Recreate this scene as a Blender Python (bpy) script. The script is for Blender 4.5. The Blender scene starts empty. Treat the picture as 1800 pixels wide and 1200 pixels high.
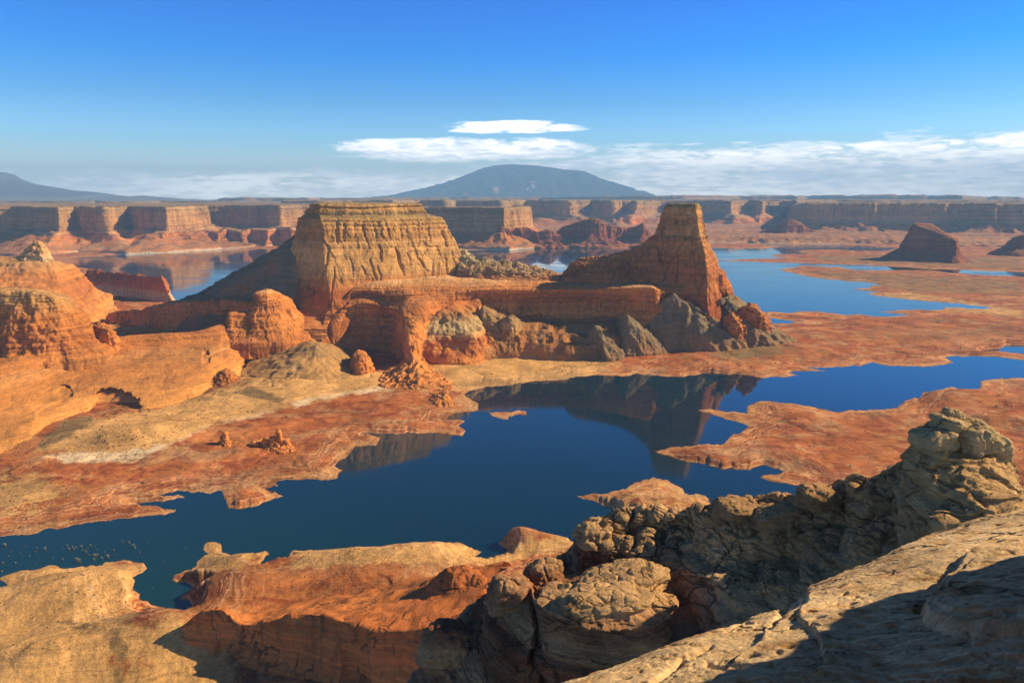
import bpy, math, random
import numpy as np
from mathutils import Vector

random.seed(7)
SC = bpy.context.scene
COL = SC.collection
RAD = math.radians

# ------------------------------------------------------------------ camera
EYE = 330.0                      # metres above the lake
FPX = 1300.0                     # focal length in pixels of the 1800 px wide frame
PITCH = math.atan((600 - 348) / FPX)
cam_data = bpy.data.cameras.new('camera')
cam_data.sensor_width = 36.0
cam_data.lens = FPX / 1800.0 * 36.0
cam_data.clip_start = 0.2
cam_data.clip_end = 100000.0
cam = bpy.data.objects.new('camera', cam_data)
COL.objects.link(cam)
cam.location = (0, 0, EYE)
cam.rotation_euler = (math.pi / 2 - PITCH, 0, 0)
SC.camera = cam

# ------------------------------------------------------------------ light
SUN_AZ, SUN_EL = RAD(80), RAD(31)        # azimuth measured from +Y (view direction) to the right
SUN = Vector((math.sin(SUN_AZ) * math.cos(SUN_EL), math.cos(SUN_AZ) * math.cos(SUN_EL), math.sin(SUN_EL)))
sl = bpy.data.lights.new('sun', 'SUN')
sl.energy = 5.0
sl.angle = RAD(0.5)
sl.color = (1.0, 0.78, 0.47)
so = bpy.data.objects.new('sun', sl)
so.rotation_euler = SUN.to_track_quat('Z', 'Y').to_euler()
so.location = (500, 200, 900)
COL.objects.link(so)
SC.view_settings.view_transform = 'Standard'
SC.view_settings.look = 'None'
SC.view_settings.exposure = 0.66
SC.view_settings.gamma = 1.0
SC.view_settings.use_curve_mapping = False
SC.cycles.max_bounces = 6
SC.cycles.volume_bounces = 2
SC.cycles.use_denoising = True


class NT:
    """small helper round a node tree: n(type, socket=value or socket) -> node"""
    def __init__(self, tree):
        self.t = tree
        tree.nodes.clear()

    def n(self, typ, ins=None, **props):
        nd = self.t.nodes.new(typ)
        for k, v in props.items():
            setattr(nd, k, v)
        for k, v in (ins or {}).items():
            s = nd.inputs[k]
            if isinstance(v, bpy.types.NodeSocket):
                self.t.links.new(v, s)
            else:
                s.default_value = v
        return nd

    def m(self, op, a, b=0.0, c=0.0, clamp=False):
        nd = self.n('ShaderNodeMath', {0: a, 1: b, 2: c}, operation=op, use_clamp=clamp)
        return nd.outputs[0]

    def vm(self, op, a, b=(0, 0, 0)):
        nd = self.n('ShaderNodeVectorMath', {0: a, 1: b}, operation=op)
        return nd.outputs[0]

    def noise(self, vec, scale, detail=4.0, rough=0.55, dist=0.0):
        return self.n('ShaderNodeTexNoise', {'Vector': vec, 'Scale': scale, 'Detail': detail, 'Roughness': rough, 'Distortion': dist}).outputs[0]

    def smooth(self, x, lo, hi, a=0.0, b=1.0):
        return self.n('ShaderNodeMapRange', {0: x, 1: lo, 2: hi, 3: a, 4: b}, interpolation_type='SMOOTHSTEP').outputs[0]

    def lin(self, x, lo, hi, a=0.0, b=1.0):
        return self.n('ShaderNodeMapRange', {0: x, 1: lo, 2: hi, 3: a, 4: b}).outputs[0]

    def mix(self, f, a, b, mode='MIX'):
        nd = self.t.nodes.new('ShaderNodeMix')
        nd.data_type = 'RGBA'
        nd.blend_type = mode
        for s, v in ((nd.inputs[0], f), (nd.inputs[6], a), (nd.inputs[7], b)):
            if isinstance(v, bpy.types.NodeSocket):
                self.t.links.new(v, s)
            elif isinstance(v, (int, float)):
                s.default_value = v
            else:
                s.default_value = (*v[:3], 1.0)
        return nd.outputs[2]

    def ramp(self, f, stops, interp='LINEAR'):
        nd = self.n('ShaderNodeValToRGB', {0: f})
        cr = nd.color_ramp
        cr.interpolation = interp
        while len(cr.elements) > 1:
            cr.elements.remove(cr.elements[-1])
        cr.elements[0].position = stops[0][0]
        cr.elements[0].color = (*stops[0][1], 1)
        for p, c in stops[1:]:
            e = cr.elements.new(p)
            e.color = (*c, 1)
        return nd.outputs[0]


# ------------------------------------------------------------------ sky
world = bpy.data.worlds.new('World')
SC.world = world
world.use_nodes = True
W = NT(world.node_tree)
sky = W.n('ShaderNodeTexSky', sky_type='NISHITA', sun_disc=False, sun_elevation=SUN_EL, sun_rotation=SUN_AZ,
          altitude=1400.0, air_density=1.0, dust_density=0.6, ozone_density=2.5)
vec = W.n('ShaderNodeTexCoord').outputs['Generated']
sep = W.n('ShaderNodeSeparateXYZ', {0: vec})
az = W.m('ARCTAN2', sep.outputs[0], sep.outputs[1])
el = W.m('ARCSINE', sep.outputs[2])
# a polarised desert sky: deep saturated blue overhead, milky at the horizon
gain = W.ramp(W.m('DIVIDE', el, 0.6, clamp=True), [(0.0, (0.62, 0.62, 0.56)), (0.06, (0.60, 0.62, 0.58)), (0.135, (0.50, 0.62, 0.70)), (0.20, (0.28, 0.48, 0.63)), (0.295, (0.0, 0.40, 0.70)), (0.40, (0.0, 0.34, 0.70)), (0.62, (0.0, 0.17, 0.34)), (1.0, (0.02, 0.08, 0.13))])
skyc = W.n('ShaderNodeHueSaturation', {'Hue': 0.497, 'Saturation': 1.40, 'Value': 2.05, 'Color': sky.outputs[0]}).outputs[0]
skyc = W.mix(1.0, skyc, gain, 'MULTIPLY')
# cloud coordinates: azimuth, elevation (radians); the layers are long and flat
cv = W.n('ShaderNodeCombineXYZ', {0: az, 1: W.m('MULTIPLY', el, 5.0), 2: 0.0}).outputs[0]
cn = W.noise(cv, 10.0, 9.0, 0.62, 0.25)
cn2 = W.noise(W.vm('ADD', cv, (3.1, 7.7, 0.0)), 4.5, 5.0, 0.55, 0.2)
cnf = W.noise(W.vm('ADD', cv, (9.1, 1.7, 0.0)), 38.0, 5.0, 0.62, 0.3)


def blob(a0, e0, ha, hu, hd, k=1.0):
    """soft ellipse in (azimuth, elevation); hu / hd = half height above / below its middle (flat bottoms)"""
    da = W.m('DIVIDE', W.m('SUBTRACT', az, a0), ha)
    de = W.m('SUBTRACT', el, e0)
    up = W.m('DIVIDE', W.m('MAXIMUM', de, 0.0), hu)
    dn = W.m('DIVIDE', W.m('MINIMUM', de, 0.0), hd)
    r2 = W.m('ADD', W.m('MULTIPLY', da, da), W.m('ADD', W.m('MULTIPLY', up, up), W.m('MULTIPLY', dn, dn)))
    return W.m('MULTIPLY', W.m('SUBTRACT', 1.0, r2), k)


def vmax(*xs):
    r = xs[0]
    for x in xs[1:]:
        r = W.m('MAXIMUM', r, x)
    return r


lens = blob(0.000, 0.0880, 0.105, 0.0125, 0.0065, 1.1)
shelf = blob(-0.095, 0.0615, 0.165, 0.0165, 0.0200)
shelf2 = blob(0.045, 0.0600, 0.075, 0.0200, 0.0150)
bank = blob(0.560, 0.0320, 0.640, 0.0420, 0.0600, 1.1)
bank2 = blob(0.220, 0.0330, 0.330, 0.0260, 0.0500, 1.1)
bank3 = blob(0.780, 0.0400, 0.480, 0.0470, 0.0700, 1.1)
wisp = blob(0.235, 0.0670, 0.110, 0.0048, 0.0030, 0.5)
low = blob(-0.430, 0.0170, 0.330, 0.0170, 0.0300, 0.55)
low2 = blob(-0.140, 0.0150, 0.260, 0.0250, 0.0300, 0.70)
back1 = blob(2.3, 0.12, 0.9, 0.09, 0.05, 0.8)
body = vmax(lens, shelf, shelf2, bank, bank2, bank3, wisp, low, low2, back1)
dens = W.m('ADD', W.m('MULTIPLY', W.m('MINIMUM', body, 0.55), 0.95), W.m('MULTIPLY', W.m('SUBTRACT', cn, 0.5), 2.3))
dens = W.m('ADD', dens, W.m('MULTIPLY', W.m('SUBTRACT', cnf, 0.5), 1.1))
cov = W.smooth(dens, 0.06, 0.52)
thin = W.smooth(W.m('ADD', body, W.m('MULTIPLY', W.m('SUBTRACT', cn2, 0.5), 1.2)), 0.0, 1.0)
cov = W.m('MULTIPLY', cov, W.lin(thin, 0.0, 0.7, 0.35, 0.95))
shade = W.smooth(W.m('ADD', W.m('MULTIPLY', cn2, 0.6), W.m('MULTIPLY', cnf, 0.45)), 0.38, 0.64)
ccol = W.mix(shade, (9.5, 10.0, 10.6), (21.0, 19.4, 17.2))
glow = W.m('MULTIPLY', W.smooth(el, 0.075, -0.005), 0.68)       # milky air low over the horizon
skyg = W.mix(glow, skyc, (14.0, 13.4, 11.4))
skyf = W.mix(cov, skyg, ccol)
bg = W.n('ShaderNodeBackground', {'Color': skyf, 'Strength': 0.09})
wo = W.n('ShaderNodeOutputWorld', {'Surface': bg.outputs[0]})


# ------------------------------------------------------------------ placing: a photo point at a depth, at a height
CT, ST = math.cos(PITCH), math.sin(PITCH)


class W3(tuple):
    """a finished world point"""


def D(px, py, Y):
    """world point seen at photo pixel (px, py) at the depth Y metres north of the camera"""
    dy = FPX * CT + (600 - py) * ST
    dz = -FPX * ST + (600 - py) * CT
    k = Y / dy
    return W3(((px - 900) * k, Y, EYE + dz * k))


def Z(px, py, z):
    """world point seen at photo pixel (px, py) at the height z"""
    dy = FPX * CT + (600 - py) * ST
    dz = -FPX * ST + (600 - py) * CT
    k = (z - EYE) / dz
    return ((px - 900) * k, dy * k, z)


def G(px, Y, z):
    """world point at depth Y and height z on the photo column px"""
    zc = Y * CT + (EYE - z) * ST
    return ((px - 900) / FPX * zc, Y, z)


def project(P):
    x, y, z = P[..., 0], P[..., 1], P[..., 2] - EYE
    zc = y * CT - z * ST
    yc = y * ST + z * CT
    zc = np.where(zc < 0.1, 0.1, zc)
    return 900 + FPX * x / zc, 600 - FPX * yc / zc


# ------------------------------------------------------------------ noise
_rng = np.random.default_rng(11)
_perm = np.concatenate([_rng.permutation(256)] * 3).astype(np.int32)
_g = _rng.normal(size=(256, 3))
_g = (_g / np.linalg.norm(_g, axis=1, keepdims=True)).astype(np.float32)
_r1 = _rng.random(256).astype(np.float32)


def perlin(p):
    p = np.asarray(p, np.float32)
    i = np.floor(p).astype(np.int32)
    f = p - i
    i &= 255
    u = f * f * f * (f * (f * 6 - 15) + 10)
    out = None
    res = []
    for dx in (0, 1):
        for dy in (0, 1):
            for dz in (0, 1):
                h = _perm[_perm[_perm[i[..., 0] + dx] + i[..., 1] + dy] + i[..., 2] + dz]
                g = _g[h]
                res.append(g[..., 0] * (f[..., 0] - dx) + g[..., 1] * (f[..., 1] - dy) + g[..., 2] * (f[..., 2] - dz))
    def lp(a, b, t): return a + (b - a) * t
    x00 = lp(res[0], res[4], u[..., 0]); x01 = lp(res[1], res[5], u[..., 0])
    x10 = lp(res[2], res[6], u[..., 0]); x11 = lp(res[3], res[7], u[..., 0])
    return 1.6 * lp(lp(x00, x10, u[..., 1]), lp(x01, x11, u[..., 1]), u[..., 2])


def fbm(p, octv=4, gain=0.5, lac=2.03):
    p = np.asarray(p, np.float32)
    s, a = 0, 1.0
    for k in range(octv):
        s = s + a * perlin(p + 17.3 * k)
        p = p * lac
        a *= gain
    return s


def ridged(p, octv=4, gain=0.5):
    p = np.asarray(p, np.float32)
    s, a, n = 0, 1.0, 0
    for k in range(octv):
        s = s + a * (1 - 2 * np.abs(perlin(p + 31.7 * k)))
        n += a
        p = p * 2.1
        a *= gain
    return s / n


def cells(p):
    """cellular noise: distance to the nearest and second nearest feature point"""
    p = np.asarray(p, np.float32)
    i = np.floor(p).astype(np.int32)
    f1 = np.full(p.shape[:-1], 9.0, np.float32)
    f2 = f1.copy()
    for dx in (-1, 0, 1):
        for dy in (-1, 0, 1):
            for dz in (-1, 0, 1):
                c = i + np.array([dx, dy, dz])
                h = _perm[_perm[_perm[c[..., 0] & 255] + (c[..., 1] & 255)] + (c[..., 2] & 255)]
                q = np.stack([_r1[h], _r1[(h + 85) & 255], _r1[(h + 171) & 255]], -1) + c
                d = np.sqrt(((q - p) ** 2).sum(-1))
                f2 = np.where(d < f1, f1, np.minimum(f2, d))
                f1 = np.minimum(f1, d)
    return f1, f2


def cell_rand(p):
    """a constant random value per cell"""
    p = np.asarray(p, np.float32)
    i = np.floor(p).astype(np.int32)
    f1 = np.full(p.shape[:-1], 9.0, np.float32)
    v = f1.copy()
    for dx in (-1, 0, 1):
        for dy in (-1, 0, 1):
            for dz in (-1, 0, 1):
                c = i + np.array([dx, dy, dz])
                h = _perm[_perm[_perm[c[..., 0] & 255] + (c[..., 1] & 255)] + (c[..., 2] & 255)]
                q = np.stack([_r1[h], _r1[(h + 85) & 255], _r1[(h + 171) & 255]], -1) + c
                d = ((q - p) ** 2).sum(-1)
                v = np.where(d < f1, _r1[(h + 41) & 255], v)
                f1 = np.minimum(f1, d)
    return v


def strata(P, period, warp=6.0):
    """stepped in-and-out of the beds, a function of height"""
    w = warp * perlin(P / 160.0)
    z = (P[..., 2] + w) / period
    o = np.zeros_like(z)
    q = np.stack([o + 3.3, o + 5.1, z], -1)
    n = perlin(q) + 0.5 * perlin(q * 2.7 + 9.0)
    return np.tanh(4.5 * n)


def sstep(a, b, x):
    t = np.clip((x - a) / (b - a), 0, 1)
    return t * t * (3 - 2 * t)


# ------------------------------------------------------------------ mesh
def grid_obj(name, P, mat, closed=False, smooth=True, attrs=None, parent=None):
    """P (nv, nu, 3) -> ONE mesh object"""
    nv, nu = P.shape[:2]
    idx = np.arange(nv * nu).reshape(nv, nu)
    if closed:
        idx = np.concatenate([idx, idx[:, :1]], 1)
    a, b, c, d = idx[:-1, :-1], idx[:-1, 1:], idx[1:, 1:], idx[1:, :-1]
    F = np.stack([a, b, c, d], -1).reshape(-1, 4)
    return raw_obj(name, P.reshape(-1, 3), F, mat, smooth, attrs, parent)


def raw_obj(name, V, F, mat, smooth=True, attrs=None, parent=None):
    V = np.asarray(V, np.float32)
    F = np.asarray(F, np.int32)
    me = bpy.data.meshes.new(name)
    me.vertices.add(len(V))
    me.vertices.foreach_set('co', V.ravel())
    n, k = F.shape
    me.loops.add(n * k)
    me.loops.foreach_set('vertex_index', F.ravel())
    me.polygons.add(n)
    me.polygons.foreach_set('loop_start', np.arange(0, n * k, k, dtype=np.int32))
    me.polygons.foreach_set('use_smooth', np.full(n, smooth, dtype=bool))
    for nm, arr in (attrs or {}).items():
        at = me.attributes.new(nm, 'FLOAT_COLOR', 'POINT')
        rgba = np.ones((len(V), 4), np.float32)
        rgba[:, :arr.shape[-1]] = arr.reshape(len(V), -1)
        at.data.foreach_set('color', rgba.ravel())
    me.update(calc_edges=True)
    me.validate()
    me.materials.append(mat)
    o = bpy.data.objects.new(name, me)
    COL.objects.link(o)
    if parent is not None:
        o.parent = parent
        o.matrix_parent_inverse = parent.matrix_world.inverted()
    return o


def tag(o, label=None, cat=None, group=None, kind=None):
    if label: o['label'] = label
    if cat: o['category'] = cat
    if group: o['group'] = group
    if kind: o['kind'] = kind
    return o


def grid_normals(P, closed=False):
    if closed:
        du = np.roll(P, -1, 1) - np.roll(P, 1, 1)
    else:
        du = np.gradient(P, axis=1)
    dv = np.gradient(P, axis=0)
    n = np.cross(du, dv)
    l = np.linalg.norm(n, axis=-1, keepdims=True)
    return n / np.maximum(l, 1e-9)


def resample(c, t_src, t_dst, smooth, closed=False):
    c = np.asarray(c, float)
    if closed:
        c = np.concatenate([c, c[:1]], 0)
    if not smooth:
        return np.stack([np.interp(t_dst, t_src, c[:, k]) for k in range(3)], -1)
    # monotone-ish catmull-rom on t_src
    n = len(c)
    if closed:
        prev = np.concatenate([c[-2:-1], c[:-1]], 0); nxt = np.concatenate([c[1:], c[1:2]], 0)
        tp = np.concatenate([[t_src[-2] - t_src[-1]], t_src[:-1]]); tn = np.concatenate([t_src[1:], [t_src[-1] + t_src[1]]])
        d0 = (c - prev) / (t_src - tp)[:, None]; d1 = (nxt - c) / (tn - t_src)[:, None]
    else:
        d = np.diff(c, axis=0) / np.diff(t_src)[:, None]
        d0 = np.concatenate([d[:1], d], 0); d1 = np.concatenate([d, d[-1:]], 0)
    m = (d0 + d1) * 0.5
    if not closed:                                       # no overshoot
        lim = 1.6 * np.minimum(np.abs(d0), np.abs(d1))
        m = np.where(d0 * d1 <= 0, 0, np.clip(m, -lim, lim))
    j = np.clip(np.searchsorted(t_src, t_dst, side='right') - 1, 0, n - 2)
    h = (t_src[j + 1] - t_src[j])[:, None]
    s = ((t_dst - t_src[j])[:, None]) / h
    return ((2 * s**3 - 3 * s**2 + 1) * c[j] + (s**3 - 2 * s**2 + s) * h * m[j]
            + (-2 * s**3 + 3 * s**2) * c[j + 1] + (s**3 - s**2) * h * m[j + 1])


def loft(curves, nu, nvs, amps=(), closed=False, smooth_u=False, smooth_v=False, post=None, flip=None, skirt=0.0):
    """surface through the curves (foot first, then upward and over the top), roughened.
    amps: list of (kind, per-curve amplitude, size, extra). Returns P (nv, nu, 3)."""
    C = [np.asarray(c, float) for c in curves]
    nvs = list(nvs) if not isinstance(nvs, int) else [nvs] * (len(C) - 1)
    if skirt:
        b = C[0].copy(); b[:, 2] -= skirt
        C = [b] + C
        nvs = [3] + nvs
        amps = [(a[0], ([a[1][0]] + list(a[1])) if not np.isscalar(a[1]) else a[1], *a[2:]) for a in amps]
    same = len({len(c) for c in C}) == 1
    td = np.linspace(0, 1, nu + 1)[:-1] if closed else np.linspace(0, 1, nu)
    rows = []
    if same:
        L = 0
        for c in C:
            e = np.concatenate([c, c[:1]], 0) if closed else c
            L = L + np.linalg.norm(np.diff(e, axis=0), axis=1) ** 0.85
        ts = np.concatenate([[0], np.cumsum(L)]); ts /= ts[-1]
        rows = [resample(c, ts, td, smooth_u, closed) for c in C]
    else:
        for c in C:
            e = np.concatenate([c, c[:1]], 0) if closed else c
            L = np.maximum(np.linalg.norm(np.diff(e, axis=0), axis=1), 1e-6)
            ts = np.concatenate([[0], np.cumsum(L)]); ts /= ts[-1]
            rows.append(resample(c, ts, td, smooth_u, closed))
    R = np.stack(rows)                                   # (ncurves, nu, 3)
    tv = np.concatenate([[0], np.cumsum(nvs)]).astype(float)
    vv = np.arange(int(tv[-1]) + 1).astype(float)
    if smooth_v:
        P = np.stack([resample(R[:, k], tv, vv, True) for k in range(nu)], 1)
    else:
        j = np.clip(np.searchsorted(tv, vv, side='right') - 1, 0, len(C) - 2)
        s = ((vv - tv[j]) / (tv[j + 1] - tv[j]))[:, None, None]
        P = R[j] * (1 - s) + R[j + 1] * s
    return roughen(P, tv, vv, amps, closed, post, flip)


def roughen(P, tv, vv, amps, closed=False, post=None, flip=None):
    N = grid_normals(P, closed)
    if flip is None:
        view = np.array([0, 0, EYE]) - P
        view /= np.linalg.norm(view, axis=-1, keepdims=True)
        if closed:
            ctr = P.mean((0, 1))
            view = P - ctr
            view[..., 2] *= 0.3
        flip = np.sign((N * view).sum(-1).mean()) or 1
        N = N * flip
    else:
        N = N * flip
    H = N.copy(); H[..., 2] *= 0.15
    H /= np.maximum(np.linalg.norm(H, axis=-1, keepdims=True), 1e-6)
    Q = P.copy()
    for a in amps:
        kind, amp, size = a[0], a[1], a[2]
        ex = a[3] if len(a) > 3 else None
        A = amp if np.isscalar(amp) else np.interp(vv, tv, amp)[:, None]
        if np.isscalar(A): A = np.full((len(vv), 1), A)
        if kind == 'fbm':
            d = fbm(P / size, ex or 5)
            Q = Q + N * (A * d)[..., None]
        elif kind == 'flute':
            st = ex or 6.0
            q = P / np.array([size, size, size * st])
            d = ridged(q, 4)
            Q = Q + H * (A * d)[..., None]
        elif kind == 'gully':
            q = P / np.array([size, size, size * (ex or 5.0)])
            d = -np.abs(perlin(q)) * 2 + 0.6 - 0.5 * np.abs(perlin(q * 2.3 + 4.0))
            Q = Q + N * (A * d)[..., None]
        elif kind == 'strata':
            d = strata(P, size, ex if ex is not None else 6.0)
            Q = Q + H * (A * d)[..., None]
        elif kind == 'knob':
            w = P + 0.35 * size * np.stack([perlin(P / size + 5), perlin(P / size + 15), perlin(P / size + 25)], -1)
            f1, f2 = cells(w / (size * np.array(ex or (1, 1, 1))))
            d = 1 - 1.6 * f1 * f1 - 0.5 * np.exp(-((f2 - f1) / 0.06) ** 2)
            Q = Q + N * (A * d)[..., None]
        elif kind == 'spall':                              # flat flakes broken off a wall, sharp at their edges
            w = P + 0.30 * size * np.stack([perlin(P / size + 5), perlin(P / size + 15), perlin(P / size + 25)], -1)
            d = cell_rand(w / (size * np.array(ex or (1, 1, 3.5))))
            Q = Q + H * (A * (d - 0.5) * 2)[..., None]
        elif kind == 'block':
            w = P + 0.5 * size * np.stack([perlin(P / size + 5), perlin(P / size + 15), perlin(P / size + 25)], -1)
            f1, f2 = cells(w / (size * np.array(ex or (1, 1, 1))))
            d = np.minimum(1, (f2 - f1) * 3.0) - 0.7
            Q = Q + N * (A * d)[..., None]
    if post is not None:
        Q = post(Q, N, P)
    return Q


def poly_mask(px, py, poly, soft=0.0):
    """even-odd test of points against a polygon (both in photo pixels)"""
    poly = np.asarray(poly, float)
    inside = np.zeros(px.shape, bool)
    n = len(poly)
    for i in range(n):
        x0, y0 = poly[i]; x1, y1 = poly[(i + 1) % n]
        if y0 == y1: continue
        cond = ((y0 > py) != (y1 > py))
        xi = x0 + (py - y0) * (x1 - x0) / (y1 - y0)
        inside ^= cond & (px < xi)
    return inside


def seg_dist(X, Y, poly, closed=True):
    poly = np.asarray(poly, np.float32)
    d2 = np.full(X.shape, 1e18, np.float32)
    n = len(poly)
    for i in range(n if closed else n - 1):
        ax, ay = poly[i]; bx, by = poly[(i + 1) % n]
        ux, uy = bx - ax, by - ay
        l2 = ux * ux + uy * uy + 1e-9
        t = np.clip(((X - ax) * ux + (Y - ay) * uy) / l2, 0, 1)
        d2 = np.minimum(d2, (X - ax - t * ux) ** 2 + (Y - ay - t * uy) ** 2)
    return np.sqrt(d2)
# ------------------------------------------------------------------ materials
def new_mat(name):
    m = bpy.data.materials.new(name)
    m.use_nodes = True
    return m, NT(m.node_tree)


SAT = (1.06, 0.96, 0.76)


def rock_mat(name, zlo, zhi, stops, zwarp=6.0, zwscale=0.006, bands=(0.12, 0.35), bands2=(0.6, 0.2), streak=0.35, streak_scale=0.10,
             dust=None, dust_amt=0.6, blotch=None, blotch_scale=0.02, fine=0.4, grain=(0.35, 0.5), bump=(0.5, 1.0), ring=None, attr=None, var=0.35,
             pits=None, bedbump=0.5, blotch2=None, warm=False, crack=None, shore=False):
    """layered sandstone: colour by bed height, dark varnish streaks down steep faces, dust on flat tops"""
    m, t = new_mat(name)
    if warm:
        stops = [(a, tuple(v * k for v, k in zip(c, SAT))) for a, c in stops]
    geo = t.n('ShaderNodeNewGeometry')
    P = geo.outputs['Position']
    sp = t.n('ShaderNodeSeparateXYZ', {0: P})
    nz = t.n('ShaderNodeSeparateXYZ', {0: geo.outputs['Normal']}).outputs[2]
    wob = t.m('MULTIPLY', t.m('SUBTRACT', t.noise(P, zwscale, 4.0, 0.5), 0.5), zwarp * 2)
    z = t.m('ADD', sp.outputs[2], wob)
    col = t.ramp(t.lin(z, zlo, zhi), [((s - zlo) / (zhi - zlo), c) for s, c in stops])
    # beds
    bz = t.n('ShaderNodeCombineXYZ', {0: t.m('MULTIPLY', sp.outputs[0], 0.004), 1: t.m('MULTIPLY', sp.outputs[1], 0.004), 2: z}).outputs[0]
    b1 = t.noise(bz, bands[0], 4.0, 0.65)
    b2 = t.noise(bz, bands2[0], 3.0, 0.7)
    steep = t.smooth(nz, 0.86, 0.45)
    bb = t.m('ADD', t.lin(b1, 0.3, 0.7, -bands[1], bands[1]), t.lin(b2, 0.3, 0.7, -bands2[1], bands2[1]))
    bb = t.m('MULTIPLY', bb, t.lin(steep, 0, 1, 0.45, 1.0))
    # broad and fine variation
    v1 = t.noise(P, fine * 0.06, 6.0, 0.6, 0.6)
    v2 = t.noise(P, fine, 5.0, 0.65)
    vv = t.m('ADD', t.lin(v1, 0.3, 0.7, -var, var), t.lin(v2, 0.3, 0.7, -var * 0.7, var * 0.7))
    k = t.m('ADD', 1.0, t.m('ADD', bb, vv))
    # varnish streaks
    if streak:
        sv = t.n('ShaderNodeCombineXYZ', {0: sp.outputs[0], 1: sp.outputs[1], 2: t.m('MULTIPLY', sp.outputs[2], 0.06)}).outputs[0]
        s1 = t.noise(sv, streak_scale, 5.0, 0.6)
        s = t.m('MULTIPLY', t.smooth(s1, 0.50, 0.72), t.m('MULTIPLY', steep, streak))
        k = t.m('MULTIPLY', k, t.m('SUBTRACT', 1.0, s))
    k = t.m('MAXIMUM', k, 0.15)
    k2 = None
    if blotch:
        bl = t.smooth(t.noise(P, blotch_scale, 6.0, 0.62, 0.5), 0.48, 0.64)
        col = t.mix(t.m('MULTIPLY', bl, 0.75), col, blotch)
    if blotch2:
        q = t.vm('MULTIPLY', P, (1.0, 1.0, 3.0))
        bl = t.smooth(t.noise(q, blotch2[0], 8.0, 0.68, 1.2), 0.50, 0.60)
        col = t.mix(t.m('MULTIPLY', bl, blotch2[2]), col, blotch2[1])
    if attr:
        at = t.n('ShaderNodeAttribute', attribute_name='zone')
        ac = t.n('ShaderNodeSeparateColor', {0: at.outputs['Color']})
        edge = t.lin(t.noise(P, attr['scale'], 6.0, 0.65), 0.3, 0.7, -0.45, 0.45)
        for ch, c in zip(('Red', 'Green', 'Blue'), attr['cols']):
            if c is None: continue
            f = t.smooth(t.m('ADD', ac.outputs[ch], t.m('MULTIPLY', edge, t.smooth(ac.outputs[ch], 0.0, 0.25))), 0.25, 0.75)
            col = t.mix(f, col, c)
    if shore:
        sdm = t.m('MULTIPLY', at.outputs['Alpha'], 80.0)
        wv = t.n('ShaderNodeCombineXYZ', {0: t.m('ADD', sdm, t.lin(t.noise(P, 0.03, 4.0), 0.3, 0.7, -5.0, 5.0)), 1: 3.7, 2: 0.0}).outputs[0]
        ln = t.noise(wv, 0.30, 5.0, 0.7)
        fade = t.smooth(sdm, 78.0, 20.0)
        k2 = t.m('MULTIPLY', t.lin(ln, 0.32, 0.68, -0.45, 0.45), fade)
        pale = t.m('MULTIPLY', t.m('MULTIPLY', t.smooth(ln, 0.51, 0.60), fade), 0.75)
        col = t.mix(pale, col, (0.62, 0.40, 0.23))
    if dust:
        df = t.m('MULTIPLY', t.smooth(nz, 0.80, 0.96), dust_amt)
        df = t.m('MULTIPLY', df, t.lin(t.noise(P, fine * 0.2, 5.0, 0.6), 0.35, 0.65, 0.4, 1.0))
        col = t.mix(df, col, dust)
    if ring:                                             # pale band the falling lake left behind
        rz = t.m('ADD', sp.outputs[2], t.lin(t.noise(P, 0.012, 5.0, 0.6), 0.3, 0.7, -8.0, 8.0))
        rf = t.m('MULTIPLY', t.smooth(rz, ring[0] + 4, ring[0] - 2), t.lin(nz, 0.9, 0.5, 0.25, 0.95))
        col = t.mix(rf, col, ring[1])
    if k2 is not None:
        k = t.m('MULTIPLY', k, t.m('ADD', 1.0, k2))
    kc = t.n('ShaderNodeCombineXYZ', {0: k, 1: k, 2: k}).outputs[0]
    col = t.mix(1.0, col, kc, 'MULTIPLY')
    ck = None
    if crack:                                            # joints: thin dark lines between broken blocks
        cvec = t.vm('MULTIPLY', P, crack[2])
        dv = t.n('ShaderNodeTexNoise', {'Vector': cvec, 'Scale': crack[0] * 1.3, 'Detail': 4.0, 'Roughness': 0.6}).outputs['Color']
        cvec = t.vm('ADD', cvec, t.vm('MULTIPLY', t.vm('SUBTRACT', dv, (0.5, 0.5, 0.5)), (0.9 / crack[0],) * 3))
        vor = t.n('ShaderNodeTexVoronoi', {'Vector': cvec, 'Scale': crack[0]}, feature='DISTANCE_TO_EDGE').outputs['Distance']
        ck = t.m('MULTIPLY', t.smooth(vor, 0.045, 0.0), t.smooth(t.noise(P, crack[0] * 0.5, 3.0), 0.42, 0.58))
        col = t.mix(t.m('MULTIPLY', ck, crack[1]), col, (0.05, 0.03, 0.02))
    if pits:
        pn = t.noise(P, pits[0], 6.0, 0.7, 0.4)
        pf = t.smooth(pn, 0.56, 0.68)
        col = t.mix(t.m('MULTIPLY', pf, pits[1]), col, (0.09, 0.06, 0.045))
    g1 = t.noise(P, grain[0], 8.0, 0.68, 0.3)
    hgt = t.m('ADD', t.m('MULTIPLY', g1, grain[1]), t.m('MULTIPLY', b2, bedbump))
    if ck is not None:
        hgt = t.m('SUBTRACT', hgt, t.m('MULTIPLY', ck, 0.8))
    bmp = t.n('ShaderNodeBump', {'Strength': bump[0], 'Distance': bump[1], 'Height': hgt})
    bs = t.n('ShaderNodeBsdfPrincipled', {'Base Color': col, 'Roughness': 0.95, 'Specular IOR Level': 0.12, 'Normal': bmp.outputs[0]})
    t.n('ShaderNodeOutputMaterial', {'Surface': bs.outputs[0]})
    return m


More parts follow.
